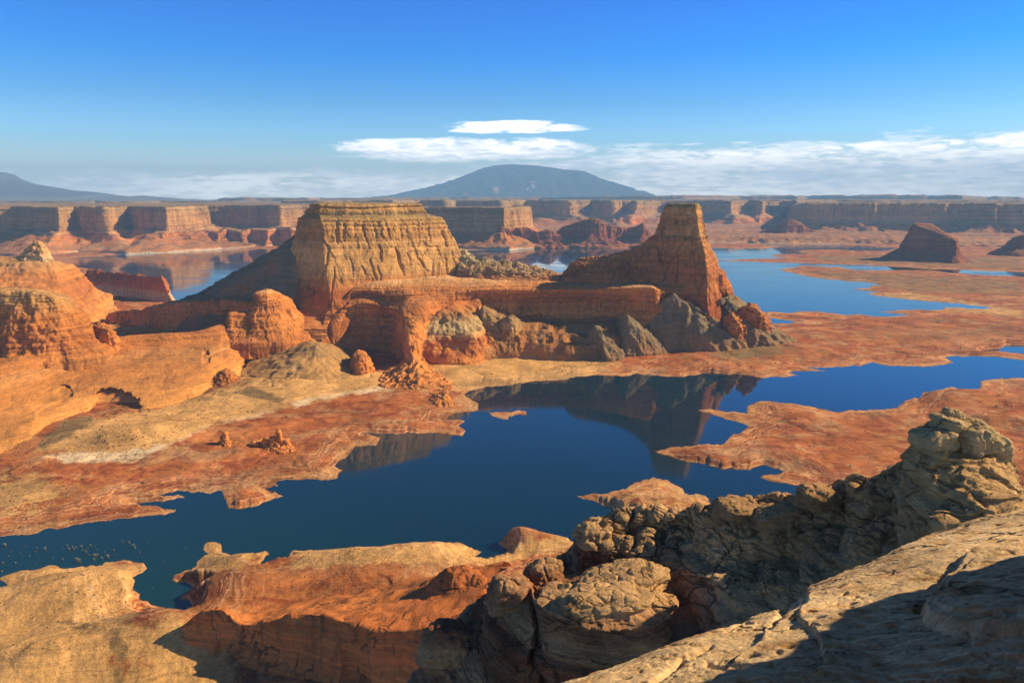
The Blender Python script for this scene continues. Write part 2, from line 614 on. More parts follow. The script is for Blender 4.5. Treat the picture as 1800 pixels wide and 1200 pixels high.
RED = (0.40, 0.135, 0.045)
RED2 = (0.50, 0.195, 0.065)
DRED = (0.30, 0.085, 0.030)
ORANGE = (0.58, 0.245, 0.075)
TAN = (0.58, 0.36, 0.17)
TAN2 = (0.50, 0.30, 0.13)
OCHRE = (0.45, 0.29, 0.12)
GRAYTAN = (0.33, 0.25, 0.145)
PALE = (0.62, 0.46, 0.30)
WHITE = (0.70, 0.58, 0.44)

BEDS_ = [(-10, RED), (20, ORANGE), (60, RED), (90, RED2), (125, RED), (138, RED2), (150, (0.50,0.24,0.09)), (165, TAN2), (185, (0.62, 0.37, 0.155)), (215, (0.60, 0.36, 0.155)),
        (233, (0.60, 0.36, 0.16)), (238, (0.44, 0.25, 0.105)), (262, (0.50, 0.29, 0.12)), (284, OCHRE), (292, GRAYTAN), (302, OCHRE), (310, TAN2), (318, GRAYTAN)]
BEDS = BEDS_
M_BUTTE = rock_mat('butte sandstone', -10, 330, BEDS, zwarp=4.0, bands=(0.08, 0.16), bands2=(0.35, 0.10), streak=0.35, streak_scale=0.05,
                   dust=GRAYTAN, dust_amt=0.5, fine=0.12, grain=(0.25, 1.6), bump=(0.8, 1.6), warm=True, crack=(0.030, 0.6, (1.0, 1.0, 0.28)))
M_SPIRE = rock_mat('spire sandstone', -10, 330, [(-10, RED), (60, RED), (100, DRED), (135, RED2), (160, (0.36, 0.135, 0.05)), (200, (0.44, 0.19, 0.07)), (232, (0.46, 0.23, 0.09)), (244, (0.34, 0.17, 0.08)), (252, (0.52, 0.30, 0.12)), (268, (0.46, 0.24, 0.09)),
                   (285, (0.38, 0.21, 0.10)), (300, (0.52, 0.30, 0.125)), (318, GRAYTAN)],
                   zwarp=4.0, bands=(0.12, 0.24), bands2=(0.45, 0.18), streak=0.55, streak_scale=0.09, dust=GRAYTAN, dust_amt=0.5, fine=0.12, grain=(0.25, 1.6), bump=(0.8, 1.6), warm=True, crack=(0.035, 0.6, (1.0, 1.0, 0.35)))
M_RED = rock_mat('red sandstone', -10, 200, [(-10, RED2), (20, ORANGE), (50, RED2), (80, ORANGE), (110, RED2), (140, ORANGE), (152, PALE), (200, TAN)],
                 zwarp=6.0, bands=(0.12, 0.22), bands2=(0.5, 0.16), streak=0.5, streak_scale=0.10, dust=(0.55, 0.26, 0.10), dust_amt=0.4, fine=0.12, grain=(0.25, 1.6), bump=(0.8, 1.4), warm=True, crack=(0.035, 0.6, (1.0, 1.0, 0.5)))
M_SLICK = rock_mat('orange slickrock', -10, 200, [(-10, (0.66, 0.36, 0.14)), (18, (0.64, 0.31, 0.10)), (40, (0.60, 0.26, 0.08)), (52, (0.60, 0.30, 0.12)), (60, ORANGE), (90, RED2), (130, ORANGE), (165, TAN), (200, GRAYTAN)],
                   zwarp=7.0, bands=(0.18, 0.30), bands2=(0.8, 0.26), bedbump=1.6, streak=0.6, streak_scale=0.12, dust=(0.60, 0.27, 0.085), dust_amt=0.35, fine=0.22, grain=(0.45, 1.8), bump=(1.0, 1.4), var=0.30, warm=True)
M_TALUS = rock_mat('grey talus', -10, 330, [(-10, (0.34, 0.18, 0.08)), (20, (0.31, 0.20, 0.10)), (60, (0.30, 0.225, 0.125)), (200, (0.33, 0.25, 0.14)), (330, (0.34, 0.26, 0.15))],
                   zwarp=10, bands=(0.05, 0.1), bands2=(0.3, 0.08), streak=0.0, blotch=(0.34, 0.15, 0.06), blotch_scale=0.012, fine=0.2, grain=(0.35, 2.4), bump=(1.0, 1.6), var=0.32)
M_SOIL = rock_mat('brown soil', -10, 120, [(-10, (0.46, 0.25, 0.09)), (40, (0.42, 0.235, 0.085)), (120, (0.34, 0.20, 0.085))],
                  zwarp=10, bands=(0.3, 0.12), bands2=(1.0, 0.1), streak=0.0, blotch=(0.30, 0.19, 0.09), blotch_scale=0.02, fine=0.2, grain=(0.35, 1.4), bump=(0.8, 1.0), var=0.3)
M_MESA = rock_mat('far mesa sandstone', -10, 330, [(-10, (0.60, 0.36, 0.2)), (12, (0.58, 0.27, 0.11)), (40, (0.56, 0.23, 0.085)), (100, RED2), (116, (0.60, 0.36, 0.19)), (128, (0.50, 0.27, 0.13)), (160, (0.50, 0.29, 0.14)), (225, (0.46, 0.27, 0.13)),
                  (248, (0.42, 0.27, 0.14)), (270, (0.36, 0.25, 0.14)), (330, (0.34, 0.24, 0.14))], zwarp=8.0, zwscale=0.002, bands=(0.06, 0.28), bands2=(0.2, 0.2), streak=0.45, streak_scale=0.03,
                  dust=(0.30, 0.20, 0.11), dust_amt=0.7, fine=0.03, grain=(0.08, 5.0), bump=(0.9, 3.0), ring=(9, (0.66, 0.54, 0.42)), warm=True)
M_FARRED = rock_mat('far red sandstone', -10, 330, [(-10, RED), (60, DRED), (120, RED), (200, (0.34, 0.14, 0.06)), (330, RED)], zwarp=8.0, zwscale=0.002,
                    bands=(0.06, 0.25), bands2=(0.2, 0.2), streak=0.4, streak_scale=0.03, dust=(0.32, 0.19, 0.10), dust_amt=0.5, fine=0.03, grain=(0.08, 5.0), bump=(0.9, 3.0))
M_MOUNT = rock_mat('forested mountain', 200, 2200, [(200, (0.13, 0.115, 0.10)), (340, (0.065, 0.08, 0.075)), (700, (0.045, 0.065, 0.06)), (2200, (0.04, 0.06, 0.055))], zwarp=70, zwscale=0.0003,
                   bands=(0.004, 0.1), bands2=(0.02, 0.1), streak=0.0, fine=0.003, grain=(0.01, 20.0), bump=(0.6, 20.0), var=0.2,
                   attr=dict(scale=0.003, cols=((0.70, 0.55, 0.42), None, None)))
M_TERR = rock_mat('lake bed ground', -10, 60, [(-10, (0.20, 0.085, 0.04)), (0.12, (0.26, 0.11, 0.05)), (0.4, (0.54, 0.29, 0.14)), (1.1, (0.54, 0.28, 0.13)), (2.0, (0.42, 0.155, 0.06)), (3.2, (0.46, 0.19, 0.075)), (4.5, (0.38, 0.125, 0.045)), (6, (0.43, 0.16, 0.06)), (8, (0.38, 0.13, 0.05)), (10.5, (0.45, 0.19, 0.075)), (16, (0.40, 0.16, 0.065)), (60, (0.44, 0.22, 0.10))],
                  zwarp=1.2, zwscale=0.02, bands=(1.1, 0.40), bands2=(4.0, 0.34), streak=0.0, blotch=(0.54, 0.30, 0.14), blotch_scale=0.016, blotch2=(0.020, (0.27, 0.070, 0.026), 0.85), fine=0.25, grain=(0.4, 1.4), bump=(0.9, 1.0), var=0.38,
                  attr=dict(scale=0.06, cols=((0.72, 0.54, 0.33), (0.62, 0.35, 0.125), (0.27, 0.17, 0.07))), warm=True, shore=True)
GT0 = (0.40, 0.30, 0.175)
M_FORE = rock_mat('grey weathered sandstone', 200, 335, [(200, (0.350, 0.173, 0.084)), (226, (0.382, 0.202, 0.101)), (236, (0.318, 0.154, 0.076)), (243, (0.445, 0.278, 0.143)), (247, (0.212, 0.072, 0.034)), (250, (0.318, 0.154, 0.076)), (252.5, (0.201, 0.067, 0.032)), (255, (0.424, 0.259, 0.134)), (259, (0.318, 0.144, 0.071)),
                  (262, (0.530, 0.331, 0.160)), (270, (0.477, 0.298, 0.143)), (276, (0.403, 0.226, 0.105)), (282, (0.519, 0.331, 0.155)), (292, (0.498, 0.307, 0.134)), (300, (0.477, 0.288, 0.122)), (335, (0.509, 0.346, 0.176))],
                  zwarp=2.6, zwscale=0.022, bands=(0.40, 0.30), bands2=(2.4, 0.26), bedbump=1.2, streak=0.25, streak_scale=0.4, fine=1.0, grain=(2.0, 0.7), bump=(1.0, 0.6), var=0.34, pits=(1.3, 0.45), crack=(0.085, 0.6, (1.0, 1.0, 1.8)))
M_CAP = rock_mat('caprock sandstone', 270, 335, [(270, (0.40, 0.29, 0.16)), (300, (0.42, 0.30, 0.15)), (308, (0.36, 0.27, 0.14)), (335, (0.40, 0.30, 0.16))], zwarp=0.6, zwscale=0.1, bands=(1.0, 0.24), bands2=(3.5, 0.2), streak=0.2,
                  fine=0.8, grain=(1.8, 0.4), bump=(0.9, 0.4), var=0.22, crack=(0.14, 0.6, (1.0, 1.0, 1.8)))
M_REDFORE = rock_mat('red foreground sandstone', -10, 260, [(-10, RED), (30, RED2), (60, RED), (90, RED2), (110, ORANGE), (130, RED2), (160, (0.46, 0.20, 0.08)), (200, (0.42, 0.2, 0.10)), (260, (0.38, 0.22, 0.13))], zwarp=7, zwscale=0.015,
                     bands=(0.25, 0.25), bands2=(1.0, 0.18), streak=0.4, streak_scale=0.2, fine=0.25, grain=(0.5, 1.0), bump=(0.9, 0.9), var=0.25, warm=True, crack=(0.05, 0.8, (1.0, 1.0, 0.5)))
M_SLAB = rock_mat('golden slab sandstone', 300, 335, [(300, (0.66, 0.46, 0.245)), (317, (0.68, 0.48, 0.26)), (335, (0.68, 0.48, 0.27))], zwarp=0.5, zwscale=0.3, bands=(0.3, 0.06), bands2=(0.6, 0.0), bedbump=0.0, streak=0.0,
                  blotch=(0.50, 0.27, 0.10), blotch_scale=1.1, fine=3.0, grain=(7.0, 0.16), bump=(1.0, 0.4), var=0.34, pits=(2.4, 0.85), warm=False, crack=(0.28, 0.45, (1.0, 1.9, 1.0)))
M_APRON = rock_mat('orange scree', -10, 200, [(-10, (0.50, 0.26, 0.11)), (16, (0.46, 0.22, 0.085)), (40, (0.50, 0.23, 0.08)), (70, (0.36, 0.20, 0.095)), (100, (0.28, 0.18, 0.095)), (200, GRAYTAN)],
                   zwarp=12.0, bands=(0.12, 0.22), bands2=(0.5, 0.16), streak=0.0, blotch=(0.25, 0.17, 0.085), blotch_scale=0.014, fine=0.25, grain=(0.4, 2.0), bump=(1.0, 1.5), var=0.36, warm=True)
M_MOUND = rock_mat('banded orange mound', -10, 200, [(-10, RED2), (14, ORANGE), (24, RED), (36, ORANGE), (48, RED), (58, (0.52, 0.30, 0.13)), (66, (0.46, 0.35, 0.20)), (80, (0.48, 0.36, 0.20)), (90, (0.50, 0.27, 0.11)), (104, RED2), (200, RED2)],
                   zwarp=7.0, bands=(0.16, 0.2), bands2=(0.6, 0.16), streak=0.3, streak_scale=0.1, fine=0.2, grain=(0.35, 1.6), bump=(0.9, 1.2), var=0.3, warm=True)
# ------------------------------------------------------------------ lake and shore
BAY = [(-420, 955), (-60, 946), (0, 941), (60, 937), (120, 925), (180, 917), (250, 908), (305, 900), (308, 896), (270, 888), (235, 886), (262, 882), (318, 876), (330, 873), (275, 868), (330, 862),
       (355, 868), (362, 870), (388, 862), (398, 878), (402, 890), (420, 893), (460, 885), (497, 872), (480, 866), (470, 858), (487, 855), (482, 848), (500, 842), (560, 842), (598, 838), (604, 826),
       (592, 816), (606, 806), (627, 785), (660, 782), (668, 768), (640, 761), (708, 761), (773, 761), (810, 768), (822, 758), (803, 749), (822, 740), (787, 737), (795, 728), (842, 722), (843, 710),
       (833, 703), (818, 694), (830, 687), (860, 681), (900, 677), (933, 670), (960, 668), (1000, 667), (1017, 660), (1060, 660), (1100, 662), (1120, 657), (1167, 662), (1200, 662), (1245, 656), (1290, 657),
       (1343, 664), (1407, 661), (1387, 655), (1447, 651), (1420, 647), (1477, 643), (1510, 643), (1533, 636), (1560, 643), (1603, 645), (1680, 639), (1657, 628), (1717, 625), (1800, 633), (1900, 640), (2150, 632), (2150, 668),
       (1900, 660), (1800, 663), (1727, 670), (1730, 677), (1722, 685), (1677, 681), (1617, 688), (1613, 697), (1573, 718), (1528, 720), (1462, 722), (1411, 712), (1341, 704), (1322, 706), (1310, 716),
       (1312, 726), (1256, 720), (1228, 722), (1256, 730), (1287, 740), (1314, 747), (1306, 755), (1290, 762), (1258, 782), (1189, 784), (1147, 794), (1182, 803), (1228, 815), (1271, 823), (1310, 825),
       (1345, 817), (1356, 822), (1376, 829), (1337, 838), (1353, 846), (1396, 854), (1438, 853), (1520, 872), (1500, 905), (1400, 925), (1280, 938), (1150, 950), (1060, 953), (1017, 952), (983, 945), (953, 945), (933, 940), (900, 942),
       (875, 955), (890, 963), (897, 968), (887, 973), (850, 985), (830, 983), (848, 972), (833, 963), (800, 953), (747, 955), (680, 968), (667, 970), (653, 968), (647, 962), (633, 966), (600, 967),
       (513, 965), (508, 972), (507, 980), (490, 990), (467, 998), (457, 993), (460, 985), (477, 972), (467, 967), (430, 970), (390, 972), (390, 960), (380, 953), (357, 955), (353, 967), (360, 975),
       (347, 982), (345, 990), (337, 1000), (303, 1010), (300, 1017), (310, 1023), (333, 1028), (348, 1037), (317, 1047), (317, 1053), (337, 1062), (333, 1072), (310, 1080), (273, 1078), (250, 1071),
       (290, 1068), (247, 1053), (247, 1043), (233, 1035), (238, 1020), (233, 1015), (263, 998), (253, 990), (227, 985), (187, 989), (177, 996), (137, 997), (93, 996), (40, 1000), (10, 1010),
       (-10, 1018), (10, 1022), (23, 1028), (10, 1034), (-30, 1036), (-120, 1030), (-420, 1030)]
BACK = [(-900, 470), (-400, 462), (0, 456), (88, 455), (117, 453), (213, 448), (273, 443), (333, 443), (367, 440), (417, 438), (480, 438), (600, 440), (760, 441), (867, 440), (920, 438), (980, 435), (1027, 435), (1090, 437), (1140, 432), (1200, 427),
        (1243, 426), (1300, 427), (1367, 428), (1483, 430), (1533, 433), (1577, 435), (1573, 438), (1560, 441), (1510, 441), (1467, 438), (1417, 440), (1397, 443), (1427, 447), (1367, 447), (1357, 450), (1387, 454), (1310, 455),
        (1277, 457), (1257, 458), (1323, 460), (1387, 462), (1447, 464), (1500, 465), (1553, 468), (1593, 470), (1627, 473), (1693, 474), (1750, 477), (1800, 479), (2200, 483), (2200, 492), (1800, 487),
        (1673, 480), (1633, 475), (1583, 475), (1510, 475), (1467, 469), (1413, 468), (1387, 470), (1373, 475), (1397, 482), (1417, 485), (1443, 490), (1507, 495), (1550, 500), (1527, 502), (1530, 505),
        (1497, 509), (1543, 513), (1520, 517), (1560, 522), (1600, 527), (1650, 531), (1700, 535), (1747, 540), (1733, 543), (1660, 540), (1650, 544), (1583, 545), (1547, 548), (1603, 554), (1553, 557),
        (1510, 553), (1477, 552), (1430, 547), (1383, 550), (1350, 547), (1346, 557), (1380, 563), (1400, 567), (1347, 570), (1330, 560), (1290, 528), (1200, 512), (1000, 508), (800, 512), (600, 515), (420, 522), (330, 529), (303, 528), (290, 513),
        (283, 497), (207, 483), (150, 473), (110, 462), (90, 458), (0, 462), (-400, 470), (-900, 480)]
POOL = [(1727, 616), (1767, 613), (1780, 606), (1800, 607), (1900, 606), (1900, 624), (1800, 622), (1727, 618)]
ISLE = [(1013, 868), (1047, 868), (1075, 864), (1097, 860), (1120, 847), (1147, 840), (1173, 843), (1205, 858), (1211, 869), (1232, 870), (1250, 877), (1252, 890), (1245, 905), (1150, 912), (1085, 900), (1043, 882)]
BAR = [(1243, 429), (1300, 427.5), (1347, 431), (1385, 433.5), (1340, 436.5), (1297, 437), (1243, 435.5)]
SHOAL = [(860, 726), (882, 724), (926, 721), (928, 728), (900, 731), (898, 738), (872, 734)]


def flat(poly):
    return np.array([Z(x, max(y, 1.0), 0.0)[:2] for x, y in poly], np.float32)


WATER_P = [flat(BAY), flat(BACK), flat(POOL)]
LAND_P = [flat(ISLE), flat(BAR), flat(SHOAL)]


def mound_list():
    L = []
    def add(px, py, h, rx, ry, z=6):
        p = Z(px, py, z); L.append((p[0], p[1], h * (1.7 if py > 900 else 1.25), rx * (0.85 if py > 900 else 1.0), ry * (0.85 if py > 900 else 1.0)))
    add(1135, 878, 6, 55, 28); add(1100, 885, 2, 60, 25); add(1268, 802, 4, 70, 34); add(1500, 790, 3, 160, 60)
    add(900, 948, 7, 35, 20); add(960, 950, 5, 50, 18); add(760, 985, 9, 60, 40); add(600, 990, 8, 70, 35); add(430, 990, 6, 40, 25)
    add(420, 1040, 11, 55, 30); add(340, 1015, 4, 22, 14); add(650, 1030, 8, 70, 35); add(180, 1030, 6, 70, 30); add(80, 1060, 8, 90, 40); add(330, 1120, 10, 60, 35); add(100, 1160, 9, 80, 35); add(250, 1110, 5, 40, 20)
    add(205, 775, 9, 90, 60); add(330, 760, 7, 90, 60); add(480, 690, 12, 110, 80); add(440, 880, 4, 40, 20); add(250, 880, 3, 60, 15)
    add(150, 860, 5, 80, 40); add(700, 745, 4, 60, 30); add(1240, 640, 6, 80, 60); add(1380, 620, 8, 120, 80); add(1700, 600, 8, 160, 90)
    add(1500, 590, 6, 200, 90); add(1740, 700, 8, 90, 50); add(1680, 700, 6, 60, 40); add(1760, 740, 9, 60, 25)
    return L


MOUNDS = mound_list()


def shore_dist(X, Y):
    P = np.stack([X, Y, np.zeros_like(X)], -1)
    R = np.hypot(X, Y)
    a = np.clip(R * 0.0065, 1.5, 40)
    wx = a * fbm(P / np.clip(R * 0.022, 8, 140)[..., None] + 3.3, 4, 0.6)
    wy = a * fbm(P / np.clip(R * 0.022, 8, 140)[..., None] + 41.3, 4, 0.6)
    Xw, Yw = X + wx * 0.75, Y + wy * 1.1
    water = np.zeros(X.shape, bool)
    dist = np.full(X.shape, 1e9, np.float32)
    for p in WATER_P:
        water |= poly_mask(Xw, Yw, p)
        dist = np.minimum(dist, seg_dist(Xw, Yw, p))
    for p in LAND_P:
        water &= ~poly_mask(Xw, Yw, p)
        dist = np.minimum(dist, seg_dist(Xw, Yw, p))
    return np.where(water, -dist, dist)


def channels(P):
    """dry washes: 1 along their beds"""
    q = P / 150.0 + 0.18 * np.stack([perlin(P / 45.0), perlin(P / 45.0 + 9), 0 * P[..., 0]], -1)
    w = np.abs(perlin(q + 2.7) + 0.35 * perlin(q * 2.3 + 6.1))
    return np.exp(-(w / 0.05) ** 2) * sstep(-0.35, 0.15, perlin(P / 260.0 + 12))


def ground(X, Y, want_sd=False):
    X = np.asarray(X, np.float32); Y = np.asarray(Y, np.float32)
    sd = shore_dist(X, Y)
    P = np.stack([X, Y, np.zeros_like(X)], -1)
    s = np.maximum(sd, 0)
    R = np.hypot(X, Y)
    far = sstep(1500, 4000, R)
    h = 0.35 * sstep(0, 4, s) + 1.3 * sstep(3, 45, s) + 6.5 * (1 - np.exp(-s / 210))
    h += sstep(10, 90, s) * (3.2 * fbm(P / 110.0, 3) + 0.9)
    q = P / np.array([75.0, 42.0, 1.0]) + 0.3 * fbm(P / 60.0, 2)[..., None]
    m1 = np.maximum(ridged(q, 3, 0.45) - 0.1, -0.25)
    h += sstep(4, 50, s) * 2.2 * m1 * (0.55 + 0.45 * np.tanh(2 * perlin(P / 180.0 + 8)))
    # benches: thin resistant beds step across the flats here and there
    h -= 1.5 * channels(P) * sstep(8, 40, s)
    hb = h + 0.7 * fbm(P / 40.0, 3)
    q = hb / 1.7
    step = np.floor(q) + sstep(0.30, 0.70, q - np.floor(q))
    h = np.where(s > 0, h + 0.9 * sstep(8, 30, s) * sstep(-0.2, 0.3, perlin(P / 130.0 + 3)) * (step * 1.7 - hb), h)
    near = 1 - sstep(900, 2200, R)
    h += sstep(1, 12, s) * near * (0.9 * fbm(P / 26.0, 3) + 0.30 * fbm(P / 8.0, 4, 0.6) + 0.10 * fbm(P / 2.6, 2))
    for (mx, my, mh, rx, ry) in MOUNDS:
        d = ((X - mx) / rx) ** 2 + ((Y - my) / ry) ** 2
        h += mh * np.exp(-d) * sstep(0, 14, s)
    h = np.maximum(h, 0.2 * sstep(0, 2.5, s))
    h = np.where(sd < 0, -0.10 * np.minimum(-sd, 60) - 0.15, h)
    if want_sd:
        return h, sd
    return h


def terrain():
    nu, nv = 980, 900
    ang = np.linspace(RAD(-43), RAD(43), nu)
    py = np.concatenate([np.linspace(1330, 1130, 60)[:-1], np.linspace(1130, 520, 640)[:-1], np.linspace(520, 403, nv - 698)])
    dep = np.array([Z(900, y, 0)[1] for y in py])
    A, Rr = np.meshgrid(ang, dep)
    X = np.tan(A) * Rr
    Y = Rr.copy()
    h, sd = ground(X, Y, True)
    P = np.stack([X, Y, h], -1)
    # colour zones of the ground: pale salt band, golden silt, grey-green soil
    px, pyy = project(P)
    zone = np.zeros(P.shape[:2] + (4,), np.float32)
    zone[..., 3] = np.clip(sd / 80.0, 0, 1)
    def put(ch, poly, soft, amt=1.0, rng=None):
        poly = np.asarray(poly, float)
        ins = poly_mask(px, pyy, poly)
        d = seg_dist(px.astype(np.float32), (pyy * 1.8).astype(np.float32), poly * np.array([1, 1.8]))
        v = np.where(ins, 0.5 + 0.5 * np.minimum(d / soft, 1), 0.5 - 0.5 * np.minimum(d / soft, 1)) * amt
        zone[..., ch] = np.maximum(zone[..., ch], v)
    put(0, [(75, 803), (120, 812), (245, 808), (300, 782), (368, 746), (350, 738), (285, 768), (200, 790), (130, 795)], 14)
    put(0, [(368, 737), (430, 708), (490, 716), (455, 732), (400, 742)], 14, 0.85)
    put(0, [(500, 706), (560, 690), (680, 676), (690, 684), (560, 702), (520, 716)], 10, 0.9)
    put(0, [(820, 690), (840, 672), (880, 650), (960, 640), (1060, 655), (1000, 668), (940, 672), (870, 681)], 14, 0.72)
    put(1, [(60, 792), (110, 742), (250, 724), (420, 672), (505, 714), (365, 746), (300, 780), (200, 792)], 14)
    put(1, [(420, 670), (440, 640), (540, 600), (620, 640), (700, 660), (690, 676), (560, 695), (500, 712)], 14)
    put(1, [(700, 680), (760, 640), (850, 610), (1000, 612), (1100, 640), (1040, 660), (860, 682), (760, 690)], 16, 0.9)
    put(1, [(-100, 1000), (180, 985), (280, 990), (230, 1040), (230, 1080), (210, 1250), (-100, 1250)], 40)
    put(1, [(280, 960), (400, 950), (480, 965), (420, 1000), (340, 1010)], 16)
    put(1, [(500, 960), (840, 950), (1000, 940), (1010, 960), (880, 990), (660, 990), (520, 1000)], 18)
    put(1, [(210, 1090), (420, 1080), (420, 1200), (200, 1250)], 30, 0.85)
    put(1, [(-80, 860), (60, 830), (110, 860), (60, 900), (-80, 930)], 40, 0.8)
    put(1, [(1020, 862), (1140, 838), (1255, 872), (1255, 910), (1080, 910)], 10, 0.42)
    put(1, [(1500, 520), (1700, 535), (1640, 545), (1800, 560), (1800, 545), (1600, 512)], 8, 0.7)
    put(2, [(60, 795), (75, 770), (110, 740), (170, 728), (150, 750), (100, 780)], 10, 0.9)
    put(2, [(410, 690), (440, 678), (500, 700), (490, 708)], 6, 1.0)
    put(2, [(195, 1110), (210, 1105), (225, 1150), (220, 1220), (195, 1220)], 8, 0.66)
    put(2, [(85, 1092), (125, 1088), (215, 1105), (205, 1118), (120, 1105)], 7, 0.62)
    put(2, [(1250, 600), (1330, 590), (1400, 612), (1330, 640), (1250, 630)], 20, 0.75)
    put(2, [(1450, 640 - 60), (1800, 560), (1800, 600), (1500, 600)], 30, 0.45)
    put(2, [(1380, 470), (1560, 478), (1800, 492), (1800, 520), (1600, 515), (1450, 488)], 10, 0.62)
    put(2, [(1420, 445), (1560, 447), (1800, 450), (1800, 476), (1600, 468), (1440, 462)], 10, 0.62)
    zone[..., 2] = np.maximum(zone[..., 2], 0.46 * channels(np.stack([X, Y, 0 * X], -1)) * sstep(12, 40, sd))
    # wet dark red margin stays the bare bed colour
    o = grid_obj('terrain', P, M_TERR, attrs={'zone': zone})
    tag(o, 'low red and tan lake bed shores and flats around the lake', kind='structure')
    return o


terrain()

# water: one sheet to the horizon
wm, t = new_mat('lake water')
geo = t.n('ShaderNodeNewGeometry')
P = geo.outputs['Position']
sp = t.n('ShaderNodeVectorMath', {0: P, 1: (0.0035, 0.016, 1.0)}, operation='MULTIPLY').outputs[0]
n1 = t.noise(sp, 1.0, 4.0, 0.55, 0.6)
rip = t.noise(t.vm('MULTIPLY', P, (0.25, 0.5, 1.0)), 1.0, 4.0, 0.6)
bmp = t.n('ShaderNodeBump', {'Strength': 0.02, 'Distance': 0.3, 'Height': rip})
rough = t.m('MULTIPLY_ADD', t.smooth(n1, 0.46, 0.62), t.smooth(t.n('ShaderNodeSeparateXYZ', {0: P}).outputs[1], 1500, 4000, 0.04, 0.13), 0.035)
sepw = t.n('ShaderNodeSeparateXYZ', {0: P})
shal = t.m('MULTIPLY', t.smooth(sepw.outputs[1], 900, 520), t.smooth(sepw.outputs[0], 60, -330))
wcol = t.mix(shal, (0.001, 0.026, 0.052), (0.006, 0.046, 0.054))
wb = t.n('ShaderNodeBsdfPrincipled', {'Base Color': wcol, 'Roughness': rough, 'IOR': 1.58, 'Normal': bmp.outputs[0]})
t.n('ShaderNodeOutputMaterial', {'Surface': wb.outputs[0]})
S = 39500.0
lake = raw_obj('lake_water', [(-S, -2800, 0), (S, -2800, 0), (S, S, 0), (-S, S, 0)], [(0, 1, 2, 3)], wm, False)
tag(lake, 'still blue lake water winding between the red shores', kind='structure')

# ------------------------------------------------------------------ the great butte
def ring(*pts):
    return [G(*p) for p in pts]


# columns: back-left, left edge, left-front, corner, front x3, right, right-back, back
b_foot = ring((554, 2220, 60), (470, 1790, 90), (505, 1500, 30), (588, 1480, 25), (640, 1590, 125), (690, 1625, 130), (750, 1680, 128), (818, 1735, 130), (830, 1930, 120), (660, 2290, 80))  # unseen back columns drawn out so the butte's shadow reaches the hollow
b_base = ring((562, 2160, 190), (514, 1745, 214), (528, 1580, 78), (583, 1550, 104), (638, 1612, 148), (690, 1648, 152), (750, 1702, 150), (816, 1765, 149), (815, 1880, 150), (650, 2220, 160))
b_mid = ring((564, 2140, 232), (517, 1745, 236), (545, 1650, 205), (570, 1608, 205), (626, 1635, 205), (682, 1672, 205), (738, 1722, 203), (806, 1780, 203), (800, 1870, 203), (646, 2190, 205))
b_up = ring((566, 2130, 256), (519, 1742, 264), (548, 1670, 262), (567, 1630, 262), (618, 1655, 262), (672, 1688, 262), (724, 1735, 258), (796, 1788, 240), (780, 1862, 245), (642, 2180, 256))
b_led = ring((568, 2125, 272), (523, 1745, 285), (548, 1680, 285), (564, 1650, 285), (612, 1668, 285), (664, 1700, 285), (716, 1744, 284), (776, 1790, 282), (765, 1858, 282), (640, 2175, 272))
b_led2 = ring((570, 2115, 277), (534, 1750, 292), (549, 1692, 292), (562, 1668, 292), (608, 1684, 292), (660, 1716, 292), (708, 1756, 292), (748, 1792, 292), (742, 1850, 292), (640, 2165, 278))
b_rim = ring((574, 2110, 299), (546, 1752, 316), (552, 1700, 317), (563, 1676, 317), (608, 1690, 317), (658, 1722, 318), (704, 1760, 317), (740, 1795, 316), (735, 1846, 315), (640, 2158, 300))
b_top1 = ring((584, 2100, 302), (560, 1762, 319), (563, 1720, 319), (572, 1700, 319.5), (612, 1712, 320), (654, 1742, 320), (694, 1775, 319), (722, 1802, 318), (718, 1836, 317), (640, 2135, 302))
b_top2 = ring(*[(640, 1790, 319)] * 10)


CRACKS = [(694, 436, 710, 484, 3.6, 9), (666, 430, 670, 460, 2.6, 7), (649, 456, 660, 490, 2.6, 7), (664, 466, 668, 491, 2.2, 6), (632, 468, 644, 484, 2.8, 6), (716, 444, 722, 468, 2.2, 6), (733, 451, 750, 476, 2.6, 7),
          (760, 456, 761, 488, 2.2, 6), (615, 452, 622, 488, 1.8, 4), (780, 446, 786, 484, 2.0, 5), (792, 440, 800, 470, 2.2, 5), (592, 394, 593, 428, 4.0, 7), (604, 394, 606, 424, 3.6, 7), (622, 394, 622, 420, 1.8, 4), (636, 392, 642, 416, 3.2, 6),
          (643, 416, 650, 438, 2.4, 5), (660, 392, 662, 420, 2.0, 4), (678, 393, 686, 420, 3.0, 6), (703, 394, 707, 424, 2.0, 4), (734, 396, 738, 426, 2.6, 6), (752, 398, 756, 426, 2.2, 5), (777, 406, 783, 434, 2.8, 6), (578, 440, 566, 500, 3.0, 6), (588, 470, 580, 540, 2.4, 5)]


